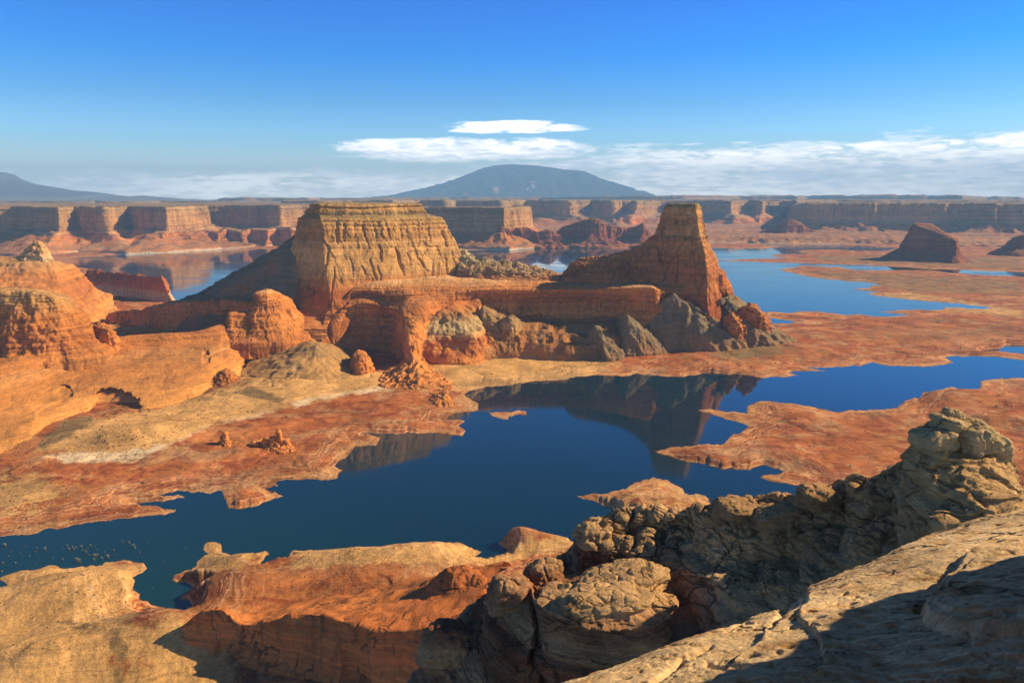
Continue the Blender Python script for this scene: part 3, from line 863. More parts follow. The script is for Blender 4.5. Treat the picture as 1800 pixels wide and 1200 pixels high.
def butte_post(Q, N, P):
    zz = Q[..., 2]
    H = N.copy(); H[..., 2] = 0
    wz = zz + 5 * perlin(Q / 70.0)
    # upper band: broken into tall columns; lower band: smooth wall standing a little proud, with a few long cracks and slanted flakes
    up = sstep(238, 246, wz) * (1 - sstep(272, 282, wz))
    lo = sstep(150, 165, wz) * (1 - sstep(230, 238, wz))
    col = ridged(Q / np.array([30., 30., 400.]) + 3.7, 3, 0.6)
    Q = Q - H * (up * 3.0 * sstep(0.35, 0.75, col) * sstep(-0.2, 0.2, perlin(Q / 70.0 + 8)))[..., None]
    Q = Q + H * (lo * 3.5)[..., None]
    px, py = project(P)
    wob = 2.2 * perlin(P / 16.0) + 0.8 * perlin(P / 5.0)
    for (x0, y0, x1, y1, w, dep) in CRACKS:
        t_ = np.clip(((px - x0) * (x1 - x0) + (py - y0) * (y1 - y0)) / ((x1 - x0) ** 2 + (y1 - y0) ** 2), 0, 1)
        dd = np.hypot(px - x0 - t_ * (x1 - x0) + wob, py - y0 - t_ * (y1 - y0))
        ww = w * (0.35 + 0.65 * np.sin(np.pi * (0.12 + 0.8 * t_)))
        Q = Q - H * (0.8 * dep * sstep(1.3, 0.6, dd / (0.8 * ww)))[..., None]
    c = sstep(286, 290, zz)
    f1, f2 = cells(Q / np.array([16., 16., 9.]))
    Q = Q + H * (c * (3.0 * (0.5 - f1)))[..., None]
    return Q


Pb = loft([b_foot, b_base, b_mid, b_up, b_led, b_led2, b_rim, b_top1, b_top2], 820, [14, 50, 48, 18, 10, 22, 6, 8], closed=True, skirt=40,
          amps=[('fbm', [6, 4, 2.0, 2.5, 2, 2, 2, 1, 1], 90, 2), ('spall', [3, 2.4, 2.0, 2.6, 1.0, .6, .6, 0, 0], 30, (1, 1, 5)), ('spall', [1.2, 1.0, .8, 1.4, .8, .6, .6, 0, 0], 11, (1, 1, 6)),
                ('flute', [2, .8, .25, .6, .6, .4, .4, 0, 0], 34, 14.0),
                ('strata', [0.3, 0.3, 0.35, 0.8, 2.6, 3.2, 2.2, 0, 0], 7.0), ('fbm', [.8, .45, 0.35, 0.5, .8, 1.0, 1.0, 1, 0.4], 6)], post=butte_post)
KC = 3 + 14 + 50 + 48 + 18 + 4
butte = grid_obj('sandstone_butte', Pb[:KC + 1], M_BUTTE, closed=True)
tag(grid_obj('cap', Pb[KC:], M_BUTTE, closed=True, parent=butte), 'dark ledgy caprock layer')
tag(butte, 'broad flat topped sandstone butte with a sunlit tan cliff wall, largest rock beside the lake', 'butte')

# grey talus apron that falls away behind its left side
ta = [[G(620, 2040, 60), G(500, 2260, 20), G(400, 2300, 10), G(312, 2010, 20), G(290, 1850, 25), G(330, 1700, 15), G(420, 1640, 20), G(520, 1580, 30)],
      [G(600, 1990, 120), D(470, 462, 2080), D(392, 494, 2050), D(330, 521, 1930), D(320, 533, 1800), D(380, 545, 1700), D(450, 552, 1650), D(525, 548, 1600)],
      [G(590, 1960, 160), D(480, 452, 1960), D(413, 481, 1900), D(362, 511, 1860), D(352, 524, 1790), D(400, 530, 1720), D(460, 530, 1680), D(528, 508, 1640)],
      [G(580, 1930, 190), D(505, 430, 1860), D(450, 459, 1820), D(412, 486, 1790), D(410, 500, 1750), D(440, 500, 1720), D(480, 490, 1700), D(534, 470, 1660)],
      [G(575, 1900, 225), D(525, 408, 1840), D(516, 423, 1790), D(510, 430, 1770), D(508, 435, 1752), D(515, 440, 1735), D(528, 436, 1715), D(552, 425, 1690)],
      [G(600, 1860, 235)] * 8]
Pt = loft(ta, 200, [14, 16, 20, 20, 6], smooth_u=True, amps=[('fbm', [5, 6, 6, 5, 2, 0], 45), ('gully', [2, 4, 4, 3, 1, 0], 26), ('strata', [1, 3, 3, 2, 0, 0], 14), ('spall', [0, 1.5, 1.5, 1, 0, 0], 16, (1.5, 1.5, .7)), ('fbm', [1, 1.3, 1.3, 1, .5, 0], 8)])
tag(grid_obj('talus_slope', Pt, M_TALUS), 'shaded grey talus slope falling from the left side of the big butte', 'talus slope')

# shaded hollow floor between the slickrock wall and the talus
hol = [[G(120, 1380, 5), G(260, 1420, 5), G(400, 1440, 10), G(560, 1470, 20)],
       [G(140, 1480, 14), G(270, 1520, 16), G(400, 1540, 20), G(570, 1540, 40)],
       [G(150, 1650, 18), G(280, 1650, 20), G(400, 1640, 28), G(580, 1620, 50)],
       [G(150, 1800, 16), G(290, 1830, 20), G(420, 1800, 30), G(600, 1720, 60)],
       [G(150, 2000, 6), G(280, 2050, 8), G(420, 2000, 15), G(600, 1820, 50)],
       [G(150, 2350, -10), G(280, 2350, -10), G(420, 2300, -10), G(600, 2000, -10)]]
Ph = loft(hol, 220, [10, 20, 20, 14, 8], smooth_u=True, smooth_v=True, amps=[('fbm', 5, 50), ('gully', 4, 30), ('fbm', 1.2, 9)])
tag(grid_obj('hollow_ground', Ph, M_RED), 'dark red shaded hollow floor behind the long orange slickrock wall', kind='structure')

cw_t = [D(176, 566, 1930), D(196, 551, 1900), D(240, 545, 1850), D(300, 535, 1790), D(360, 529, 1730), D(440, 533, 1650), D(515, 545, 1570)]
cw_m = [D(180, 576, 1915), D(200, 563, 1888), D(242, 560, 1836), D(301, 553, 1776), D(361, 548, 1716), D(441, 552, 1636), D(516, 562, 1556)]
cw_f = [G(186, 1890, 5), G(205, 1865, 5), G(246, 1815, 6), G(303, 1755, 8), G(363, 1695, 12), G(443, 1612, 20), G(518, 1530, 40)]
cw_b = [(x + 30, y + 90, z + 3) for x, y, z in cw_t]
cw_d = [(x + 80, y + 260, 8) for x, y, z in cw_t]
Pcw = loft([cw_f, cw_m, cw_t, cw_b, cw_d], 300, [22, 18, 10, 10], skirt=10, smooth_u=True, amps=[('fbm', [4, 6, 5, 4, 0], 45, 3), ('spall', [2, 3.5, 3, 1, 0], 22, (1, 1, 3)), ('flute', [2, 3, 2, 0, 0], 18, 6.0), ('strata', [.6, 1, 1, .5, 0], 5.0), ('fbm', [.7, .8, .8, .8, 0], 7)])
tag(grid_obj('shaded_cliff', Pcw, M_RED), 'dark red cliff in full shade between the slickrock wall and the grey talus slope', 'cliff')

# ------------------------------------------------------------------ red bench under the butte, running on to the spire
be_foot = [G(565, 1460, 20), G(590, 1480, 18), G(615, 1490, 15), G(645, 1540, 12), G(680, 1525, 10), G(706, 1450, 8), Z(724, 652, 8), Z(740, 640, 8), G(765, 1440, 10), G(820, 1570, 40), G(870, 1610, 55), G(930, 1620, 60), G(1000, 1622, 60), G(1060, 1612, 60), G(1105, 1590, 60), G(1150, 1575, 60), G(1200, 1590, 60), G(1260, 1620, 30)]
be_low = [G(565, 1520, 62), G(592, 1512, 55), G(614, 1535, 50), G(642, 1562, 46), G(680, 1556, 40), G(703, 1470, 36), D(722, 620, 1385), D(738, 600, 1420), D(764, 575, 1500), D(820, 563, 1592), D(870, 557, 1622), D(930, 557, 1632), D(1000, 557, 1634), D(1060, 556, 1624), D(1100, 553, 1600), D(1145, 550, 1576), D(1185, 545, 1600), D(1240, 550, 1640)]
be_mid = [G(575, 1545, 96), G(598, 1535, 90), G(618, 1550, 86), G(645, 1574, 82), G(682, 1566, 80), G(704, 1490, 84), D(716, 578, 1436), D(736, 560, 1462), D(765, 545, 1522), D(820, 535, 1596), D(870, 532, 1626), D(930, 532, 1636), D(1000, 533, 1638), D(1060, 532, 1626), D(1105, 530, 1596), D(1148, 528, 1568), D(1172, 532, 1600), D(1225, 535, 1650)]
be_rim = [D(562, 590, 1500), D(588, 562, 1535), D(612, 538, 1545), D(642, 533, 1548), D(677, 539, 1530), D(699, 545, 1494), D(712, 552, 1466), D(738, 540, 1490), D(766, 527, 1538), D(820, 511, 1586), D(870, 509, 1604), D(930, 509, 1610), D(1000, 509, 1610), D(1060, 508, 1600), D(1105, 506, 1574), D(1146, 506, 1552), D(1163, 514, 1578), D(1215, 515, 1600)]
be_tr = [D(566, 580, 1530), D(592, 553, 1556), D(614, 527, 1572), D(642, 524, 1578), D(677, 528, 1558), D(701, 528, 1536), D(715, 528, 1524), D(740, 523, 1538), D(768, 516, 1566), D(821, 507.5, 1598), D(871, 506, 1614), D(930, 506, 1620), D(1000, 506, 1620), D(1060, 505.5, 1612), D(1105, 504, 1590), D(1143, 504, 1570), D(1160, 509, 1590), D(1212, 510, 1608)]
be_led = [D(570, 570, 1545), D(596, 543, 1566), D(616, 515, 1574), D(644, 510, 1580), D(677, 519, 1562), D(702, 519, 1542), D(718, 518, 1536), D(742, 514, 1548), D(772, 508.5, 1576), D(822, 504, 1608), D(872, 503, 1622), D(930, 503, 1630), D(1000, 503, 1630), D(1060, 503, 1622), D(1105, 502, 1605), D(1140, 502, 1590), D(1158, 505, 1600), D(1210, 506, 1615)]
be_up = [D(576, 555, 1570), D(602, 528, 1590), D(624, 504, 1592), D(650, 500, 1596), D(684, 500, 1595), D(706, 500, 1605), D(722, 500, 1615), D(748, 499, 1630), D(778, 496, 1655), D(824, 494, 1680), D(874, 495, 1680), D(930, 496, 1680), D(1000, 497, 1680), D(1060, 498, 1670), D(1105, 498, 1660), D(1140, 498, 1650), D(1160, 499, 1645), D(1210, 500, 1650)]
be_back = [G(610, 1700, 158), G(620, 1700, 158), G(640, 1720, 158), G(660, 1740, 158), G(690, 1760, 158), G(710, 1770, 158), G(730, 1780, 158), G(755, 1790, 158), G(785, 1800, 158), G(826, 1820, 156), G(876, 1820, 154), G(930, 1820, 152), G(1000, 1810, 150), G(1060, 1800, 150), G(1105, 1780, 150), G(1140, 1770, 150), G(1160, 1770, 150), G(1210, 1760, 150)]
be_drop = [G(620, 2000, 20), G(640, 2050, 20), G(660, 2060, 20), G(680, 2080, 20), G(700, 2080, 10), G(715, 2090, 0), G(735, 2100, 0), G(760, 2100, 0), G(790, 2100, 0), G(830, 2100, -5), G(880, 2090, -5), G(930, 2070, -5), G(1000, 2040, -5), G(1060, 2000, -5), G(1105, 1980, -5), G(1140, 1960, -5), G(1160, 1950, -5), G(1210, 1920, -5)]


def bench_post(Q, N, P):
    px, py = project(P)
    H = N.copy(); H[..., 2] = 0
    # long shadowed slot under the upper ledge, and the hollowed alcove left of the pillar
    yl = np.interp(px, [612, 642, 677, 700], [520, 516.5, 523, 523])
    slot = np.exp(-((py - yl) / 3.6) ** 2) * sstep(614, 620, px) * (1 - sstep(668, 684, px))
    Q = Q - H * (14 * slot)[..., None]
    # wall recess behind the rim on the long dark wall
    al = sstep(515, 524, py) * (1 - sstep(548, 560, py)) * sstep(830, 870, px) * (1 - sstep(1085, 1120, px))
    Q = Q - H * (9 * al)[..., None]
    # narrow sunlit rib that hangs down the dark wall
    rib = np.exp(-((px - (938 - (py - 505) * 0.42)) / 3.5) ** 2) * sstep(503, 512, py) * (1 - sstep(552, 562, py))
    Q = Q + H * (13 * rib)[..., None]
    return Q


Pn = loft([be_foot, be_low, be_mid, be_rim, be_tr, be_led, be_up, be_back, be_drop], 900, [16, 28, 26, 10, 14, 14, 10, 10], smooth_u=True, skirt=30,
          amps=[('fbm', [4, 4, 3, 1.5, 1.0, 1.2, 1.5, 1, 0], 36, 3), ('flute', [2, 2.5, 2.0, 1.0, .6, 1.0, .8, 0, 0], 14, 9.0), ('strata', [1.0, 0.8, 0.7, 1.4, 1.2, 1.6, 1.0, 0, 0], 4.0), ('spall', [2.0, 2.2, 2.0, 1.2, .5, 1.0, .4, 0, 0], 15, (1, 1, 3)),
                ('fbm', [1.0, 1.0, .8, .6, .6, .6, .9, .5, 0], 6)], post=bench_post)
tag(grid_obj('rock_bench', Pn, M_RED), 'red sandstone bench with a long shadowed wall running from the butte to the spire', 'rock bench')

# ------------------------------------------------------------------ saddle ridge
sa_f = [D(800, 492, 1720), D(830, 492, 1708), D(880, 492, 1700), D(930, 494, 1695), D(970, 497, 1690), D(1000, 500, 1690)]
sa_m = [D(806, 470, 1748), D(836, 473, 1728), D(882, 477, 1722), D(930, 481, 1718), D(968, 489, 1706), D(994, 495, 1702)]
sa_c = [D(808, 440, 1800), D(845, 452, 1780), D(884, 460, 1765), D(930, 467, 1755), D(965, 475, 1745), D(990, 486, 1740)]
sa_b = [G(815, 1870, 150), G(850, 1860, 150), G(885, 1850, 140), G(930, 1840, 130), G(965, 1830, 120), G(990, 1820, 110)]
sa_d = [G(820, 2000, 0), G(855, 2000, 0), G(885, 2000, 0), G(930, 1990, 0), G(965, 1980, 0), G(990, 1970, 0)]
Ps = loft([sa_f, sa_m, sa_c, sa_b, sa_d], 240, [16, 18, 12, 8], smooth_u=True, skirt=20, amps=[('fbm', [2, 4, 5, 3, 0], 26), ('knob', [1, 3.0, 4.0, 2, 0], 15, (1.4, 1.4, 0.8)), ('strata', [1.2, 1.2, .6, 0, 0], 5.0), ('fbm', [.8, 1.2, 1.2, 1, 0], 6)])
tag(grid_obj('saddle_ridge', Ps, rock_mat('saddle sandstone', 100, 330, [(100, RED), (150, RED2), (160, (0.36, 0.21, 0.10)), (172, TAN2), (186, (0.40, 0.31, 0.16)), (330, GRAYTAN)], zwarp=5, bands=(0.14, .25), dust=(0.38, 0.30, 0.16), dust_amt=0.8, fine=0.14, grain=(0.3, 1.6), bump=(0.9, 1.4))),
    'low knobbly ridge of pale sandstone in the saddle between the butte and the spire', 'ridge')

# ------------------------------------------------------------------ spire with its long left shoulder
sh_f = [D(985, 500, 1685), D(1010, 500, 1678), D(1047, 500, 1668), D(1090, 500, 1655), D(1120, 500, 1645), D(1150, 503, 1640), D(1165, 515, 1630), D(1183, 535, 1615)]
sh_l = [D(988, 492, 1692), D(1011, 487, 1684), D(1048, 483, 1674), D(1090, 480, 1662), D(1120, 478, 1655), D(1150, 477, 1650), D(1170, 478, 1645), D(1190, 480, 1640)]
sh_c = [D(990, 484, 1735), D(1008, 461, 1725), D(1047, 450, 1715), D(1090, 446, 1705), D(1118, 434, 1695), D(1148, 415, 1685), D(1172, 405, 1680), D(1190, 405, 1680)]
sh_b = [G(990, 1820, 90), G(1008, 1810, 110), G(1047, 1800, 120), G(1090, 1790, 130), G(1118, 1780, 140), G(1148, 1770, 150), G(1172, 1760, 160), G(1190, 1750, 160)]
sh_d = [G(990, 1980, -5), G(1008, 1970, -5), G(1047, 1960, -5), G(1090, 1950, -5), G(1118, 1940, -5), G(1148, 1930, -5), G(1172, 1920, -5), G(1190, 1910, -5)]
sp_b = ring((1120, 1700, 40), (1168, 1625, 60), (1206, 1600, 60), (1246, 1575, 60), (1288, 1690, 60), (1320, 1750, 10), (1250, 1860, 0), (1150, 1860, 0))
sp_0 = ring((1130, 1700, 120), (1168, 1630, 112), (1205, 1606, 100), (1244, 1580, 92), (1284, 1694, 108), (1300, 1760, 80), (1240, 1790, 90), (1160, 1790, 110))
sp_1 = ring((1140, 1700, 160), (1170, 1636, 160), (1206, 1614, 160), (1243, 1592, 160), (1277, 1696, 160), (1272, 1760, 150), (1230, 1768, 150), (1165, 1768, 160))
sp_1b = ring((1141, 1700, 180), (1169, 1650, 180), (1206, 1610, 180), (1242, 1598, 180), (1258, 1690, 178), (1262, 1750, 176), (1228, 1762, 175), (1165, 1762, 180))
sp_2 = ring((1142, 1700, 200), (1168, 1640, 200), (1205, 1622, 202), (1240, 1606, 204), (1252, 1690, 203), (1254, 1744, 203), (1225, 1756, 200), (1165, 1756, 200))
sp_3 = ring((1144, 1700, 232), (1160, 1650, 234), (1202, 1634, 234), (1234, 1622, 234), (1243, 1686, 234), (1242, 1734, 234), (1220, 1748, 232), (1164, 1748, 232))
sp_4 = ring((1150, 1698, 250), (1158, 1654, 250), (1200, 1640, 250), (1230, 1630, 250), (1240, 1682, 250), (1238, 1727, 250), (1218, 1740, 250), (1165, 1740, 250))
sp_5 = ring((1160, 1696, 275), (1166, 1660, 275), (1199, 1648, 275), (1227, 1640, 275), (1236.5, 1680, 275), (1234, 1718, 275), (1214, 1732, 275), (1168, 1732, 275))
sp_6 = ring((1166, 1694, 303), (1170, 1664, 303), (1199, 1653, 303), (1224, 1646, 303), (1233, 1678, 303), (1230, 1712, 303), (1212, 1726, 303), (1172, 1726, 303))
sp_7 = ring((1172, 1692, 316), (1176, 1668, 317), (1200, 1659, 317), (1221, 1653, 317), (1228, 1668, 317), (1225, 1697, 316), (1208, 1718, 316), (1177, 1718, 316))
sp_8 = ring(*[(1202, 1685, 318)] * 8)


def spire_post(Q, N, P):
    zz = Q[..., 2]
    H = N.copy(); H[..., 2] = 0
    px, py = project(P)
    cut = np.exp(-((px - (1262 + (py - 470) * 0.22)) / 3.0) ** 2) * sstep(462, 476, py) * (1 - sstep(530, 540, py))
    Q = Q - H * (11 * cut)[..., None]
    for z0, d in ((236, 3.0), (246, 5.0), (252, -3.5), (268, 2.5), (276, -1.5), (292, 3.0), (300, -2.0), (310, 2.0), (160, 2.5), (152, -2.0)):
        Q = Q + H * (0.55 * d * np.exp(-((zz - z0) / 2.2) ** 2))[..., None]
    return Q


spa = [('fbm', [3, 3, 3, 3, 2.0, 1.5, 1.5, 1.5, 1.2, 1, 0], 40, 2), ('spall', [1.5, 2.2, 2.2, 2.2, 2.0, 1.6, 1.6, 1.6, 1.4, .8, 0], 16, (1, 1, 2.2)), ('flute', [2, 2, 2, 2, 1.5, 1.0, .8, .8, .6, .4, 0], 14, 9.0), ('strata', [.4, .4, .5, .5, .8, .9, 1.0, 1.0, .9, .7, 0], 6.0), ('fbm', [1, 1, 1, 1, 1, 1, 1, 1, .8, .8, .3], 6)]
Pp = loft([sp_b, sp_0, sp_1, sp_1b, sp_2, sp_3, sp_4, sp_5, sp_6, sp_7, sp_8], 420, [10, 22, 12, 12, 18, 10, 14, 14, 8, 6], closed=True, skirt=40, amps=spa, post=spire_post)
KS = 3 + 10 + 22 + 12 + 12 + 18
spire = grid_obj('rock_spire', Pp[:KS + 1], M_SPIRE, closed=True)
tag(grid_obj('top', Pp[KS:], M_SPIRE, closed=True, parent=spire))
tag(spire, 'tall tapering red brown rock spire with a flat top and one sunlit edge', 'rock spire')
Psh = loft([sh_f, sh_l, sh_c, sh_b, sh_d], 300, [18, 24, 12, 8], smooth_u=True, skirt=30, amps=[('fbm', [2, 3, 3.5, 3, 0], 24), ('flute', [2, 2.5, 2.0, 1, 0], 12, 6.0), ('knob', [.5, .8, 3.4, 1, 0], 15, (1, 1, 1.3)), ('strata', [1.2, 1.2, .8, 0, 0], 5.0), ('fbm', [1, 1.1, 1.1, 1, 0], 6)])
tag(grid_obj('shoulder', Psh, M_SPIRE, parent=spire))

# ------------------------------------------------------------------ cones, mounds and lumps under the walls
bk = lambda pts: [G(*q) for q in pts]


def heap(name, mat, apex, base, label, cat, group=None, conc=0.0, nu=240, nv=60, fb=(3, 18), gu=(3, 16), st=0.0, kn=None, small=1.0, post=None, sp=None):
    """a cone of scree (conc > 0) or a rounded lump (conc < 0) from a closed base outline up to its top"""
    base = np.asarray([b if isinstance(b, W3) else Z(*b) for b in base], float)
    base = np.array([[b[0], b[1], b[2]] for b in base])
    ap = np.asarray(apex, float)
    rows = []
    for k in np.linspace(0, 1, 14):
        w = k
        zf = k ** (1 + conc) if conc >= 0 else 1 - (1 - k) ** (1 - conc * 1.0)
        r = base * (1 - w) + ap * w
        r[:, 2] = base[:, 2] * (1 - zf) + ap[2] * zf
        rows.append(r)
    rows[-1] = rows[-1] * 0 + ap
    fade = [1.0] * 12 + [0.6, 0.15]
    am = [('fbm', [fb[0] * f for f in fade], fb[1]), ('gully', [gu[0] * f for f in fade], gu[1]), ('fbm', [small * f for f in fade], 5)]
    if st: am.insert(1, ('strata', [st * f for f in fade], 5.0))
    if sp: am.insert(1, ('spall', [sp[0] * f for f in fade], sp[1], (1, 1, 2.2)))
    if kn: am.insert(1, ('knob', [kn[0] * f for f in fade], kn[1]))
    Q = loft(rows, nu, [max(2, nv // 13)] * 13, closed=True, smooth_u=True, smooth_v=False, amps=am, skirt=12, post=post)
    return tag(grid_obj(name, Q, mat, closed=True), label, cat, group)


gcone = 'grey talus cones under the spire'
heap('talus_cone', M_TALUS, D(1183, 516, 1575), [(1098, 585, 40), (1130, 605, 20), (1165, 612, 14), (1205, 614, 12), (1255, 616, 11), (1315, 612, 12), (1290, 585, 40), (1250, 555, 80), D(1225, 535, 1620), D(1165, 535, 1620)],
     'tallest dark grey talus cone at the foot of the rock spire', 'talus cone', gcone, conc=0.15, gu=(5, 22), small=1.5)
heap('talus_cone', M_TALUS, D(1103, 553, 1515), [(1070, 582, 40), (1074, 605, 20), (1098, 622, 13), (1130, 622, 12), (1170, 616, 13), (1140, 580, 50), D(1110, 570, 1560)],
     'grey talus cone with an orange sunlit right flank, left of the tallest one', 'talus cone', gcone, conc=0.1, gu=(4, 18), small=1.4)
heap('talus_cone', M_TALUS, D(1046, 570, 1500), [(1018, 604, 22), (1040, 620, 14), (1072, 630, 12), (1096, 626, 12), (1094, 606, 24), (1062, 582, 48), D(1035, 580, 1540)],
     'smallest brown talus cone, dark on its left side', 'talus cone', gcone, conc=0.1, gu=(4, 16), small=1.4)
heap('talus_mound', M_TALUS, D(1278, 523, 1650), [(1240, 545, 85), (1262, 580, 40), (1300, 606, 14), (1370, 612, 10), (1400, 600, 12), (1370, 580, 20), (1345, 560, 40), (1310, 532, 80), D(1270, 525, 1620)],
     'grey brown talus mound on the right foot of the spire', 'talus mound', conc=0.2, gu=(5, 22), small=1.6)
heap('rock_rib', M_RED, D(1318, 540, 1590), [(1288, 568, 55), (1318, 590, 28), (1345, 602, 15), (1362, 600, 14), (1358, 580, 26), (1342, 556, 50), D(1310, 537, 1650)],
     'jagged red rock rib with a rounded sunlit end right of the spire', 'rock rib', conc=-0.7, fb=(4, 24), gu=(4, 14), st=2.0, sp=(4, 13))
heap('rock_rib', M_RED, D(1288, 556, 1545), [(1266, 585, 38), (1280, 600, 22), (1305, 604, 18), (1315, 590, 30), (1300, 560, 62), D(1280, 555, 1590)],
     'broken orange boulder pile between the tall cone and the right red rib', 'rock rib', conc=-0.4, fb=(4, 16), gu=(3, 10), st=1.5, sp=(4, 9))
# orange mounds under the bench
mo = [[Z(729, 630, 12), Z(762, 636, 11), Z(800, 638, 11), Z(838, 634, 12), D(852, 618, 1480), D(856, 592, 1540)] + bk([(850, 1620, 60), (800, 1640, 60), (740, 1560, 40)]),
      [D(731, 610, 1426), D(762, 606, 1440), D(800, 606, 1446), D(834, 606, 1454), D(850, 598, 1484), D(853, 578, 1540)] + bk([(848, 1615, 80), (798, 1635, 80), (742, 1550, 60)]),
      [D(733, 592, 1442), D(760, 588, 1450), D(799, 586, 1455), D(832, 588, 1464), D(845, 580, 1494), D(847, 566, 1540)] + bk([(846, 1610, 95), (796, 1630, 100), (744, 1545, 90)]),
      [D(744, 564, 1490), D(764, 554, 1505), D(795, 545, 1520), D(820, 549, 1528), D(836, 556, 1548), D(838, 550, 1575)] + bk([(838, 1605, 115), (796, 1620, 120), (754, 1545, 115)]),
      [D(797, 531, 1565)] * 9]
Pmo = loft(mo, 320, [20, 22, 26, 16], closed=True, smooth_u=True, skirt=14,
           amps=[('fbm', [5, 7, 6, 5, 2], 34, 4), ('spall', [1.5, 2.4, 2.0, 1.5, .5], 13, (1, 1, 1.8)), ('gully', [1, 4, 4, 4, 1], 26, 3.0), ('strata', [.6, .9, .7, .4, .2], 4.0), ('fbm', [.6, .7, .7, .7, .5], 6)])
tag(grid_obj('rock_mound', Pmo, M_MOUND, closed=True), 'large banded orange mound with a grey green slope just right of the sunlit pillar', 'rock mound', 'mounds under the red bench')
heap('rock_mound', M_SOIL, D(848, 538, 1560), [(842, 580, 55), (846, 612, 22), (868, 620, 16), (920, 622, 12), (950, 612, 18), (930, 580, 48), (890, 556, 75), D(850, 545, 1600)],
     'smooth brown earth spur leaning on the dark bench wall', 'rock mound', 'mounds under the red bench', conc=0.0, fb=(4, 24), gu=(4, 22))
heap('rock_mound', M_SOIL, D(893, 556, 1530), [(868, 590, 40), (876, 614, 18), (905, 620, 14), (925, 614, 16), (935, 590, 38), (915, 565, 65), D(885, 560, 1560)],
     'rounded pale tan mound in front of the dark bench wall', 'rock mound', 'mounds under the red bench', conc=-0.7, fb=(3, 20), gu=(3, 18))
ap_t = [D(838, 556, 1600), D(880, 554, 1628), D(930, 555, 1640), D(985, 557, 1642), D(1030, 557, 1636), D(1075, 556, 1622), D(1100, 556, 1606)]
ap_1 = [D(836, 578, 1545), D(880, 570, 1560), D(930, 572, 1565), D(985, 575, 1560), D(1030, 572, 1562), D(1075, 574, 1560), D(1100, 580, 1565)]
ap_2 = [D(836, 602, 1500), D(880, 592, 1510), D(930, 596, 1508), D(985, 600, 1500), D(1030, 598, 1505), D(1072, 600, 1505), D(1100, 605, 1530)]
ap_f = [Z(832, 632, 11), Z(880, 626, 11), Z(930, 625, 11), Z(985, 628, 11), Z(1030, 626, 12), Z(1070, 624, 12), Z(1100, 615, 10)]
Pap = loft([ap_f, ap_2, ap_1, ap_t], 420, [26, 24, 16], smooth_u=True, smooth_v=True, skirt=14,
           amps=[('fbm', [2, 6, 5, 1], 44, 3), ('gully', [2, 7, 5, 1], 36, 2.0), ('strata', [.2, .5, .6, .6], 4.0), ('spall', [.4, 1.0, 1.0, .6], 11, (1.3, 1.3, .8)), ('fbm', [.7, .9, .9, .6], 6)])
tag(grid_obj('talus_apron', Pap, M_APRON), 'broken orange and grey scree apron along the foot of the long dark bench wall', 'talus apron')
# brown hills left of the pillar
heap('earth_hill', M_SOIL, D(556, 607, 1375), [(415, 672, 8), (470, 690, 8), (540, 690, 8), (600, 672, 8), (625, 650, 9), (615, 622, 22), (560, 600, 45), (480, 612, 30)],
     'brown earth hill dotted with scrub below the shaded foot of the butte', 'earth hill', conc=0.1, fb=(2.5, 26), gu=(2, 20), small=0.7)
heap('rock_mound', M_RED, D(637, 628, 1340), [(612, 652, 10), (628, 658, 9), (650, 655, 9), (654, 640, 14), (640, 620, 28), D(622, 622, 1375)],
     'small orange knob with a dark left side at the foot of the shaded alcove', 'rock mound', 'mounds under the red bench', conc=-0.8, fb=(3, 12), gu=(2, 9), kn=(1.5, 8), small=.6)
heap('rubble_cone', M_RED, D(727, 626, 1350), [(668, 676, 6), (700, 688, 5), (745, 694, 4), (786, 688, 4), (792, 672, 5), (760, 650, 9), D(735, 625, 1400), D(700, 640, 1400), D(676, 655, 1345)],
     'fan of red rubble spilling from the foot of the sunlit pillar', 'rubble cone', conc=0.7, fb=(2.5, 20), gu=(5, 15), sp=(.5, 3), small=.6)
heap('rock_outcrop', M_RED, D(783, 690, 1190), [(757, 713, 3), (772, 716, 3), (792, 714, 3), (795, 704, 4), (786, 690, 12), D(766, 692, 1215)],
     'lone red rock outcrop on the flat point in front of the pillar', 'rock outcrop', conc=-0.1, fb=(3, 15), gu=(2, 12), sp=(1.6, 9), small=.4, nu=150)

# ------------------------------------------------------------------ long orange slickrock wall on the left
sw_b = [Z(-330, 900, 4), Z(-140, 850, 6), Z(-40, 812, 8), Z(10, 795, 8), Z(50, 778, 8), Z(76, 752, 8), Z(113, 735, 8), Z(167, 723, 8), Z(240, 722, 8), Z(290, 716, 8), Z(333, 702, 8), Z(377, 687, 8), Z(417, 668, 8), Z(428, 645, 12), Z(440, 622, 25), Z(500, 606, 35), Z(575, 600, 40)]
sw_1 = [Z(-330, 790, 22), Z(-140, 750, 25), Z(-30, 720, 30), Z(15, 704, 32), Z(60, 690, 34), Z(85, 680, 34), Z(120, 668, 36), Z(172, 656, 38), Z(240, 648, 40), Z(290, 641, 42), Z(332, 634, 44), Z(365, 630, 46), Z(392, 620, 46), Z(410, 606, 50), Z(435, 596, 54), Z(495, 585, 60), Z(575, 580, 62)]
sw_2 = [Z(-330, 740, 48), Z(-140, 700, 50), Z(-20, 672, 52), Z(20, 662, 54), Z(64, 652, 54), Z(92, 644, 54), Z(128, 634, 55), Z(178, 622, 56), Z(242, 614, 57), Z(292, 607, 60), Z(334, 601, 62), Z(362, 597, 64), Z(390, 590, 68), Z(412, 580, 72), Z(440, 570, 76), Z(498, 560, 80), Z(575, 556, 84)]
sw_c = [Z(-330, 690, 66), Z(-140, 656, 68), Z(-20, 636, 70), Z(20, 630, 71), Z(64, 624, 72), Z(96, 620, 73), Z(134, 612, 74), Z(190, 597, 76), Z(246, 590, 76), Z(296, 588, 76), Z(338, 584, 77), Z(362, 579, 80), Z(392, 570, 84), Z(414, 562, 88), Z(444, 552, 92), Z(500, 544, 95), Z(575, 540, 98)]
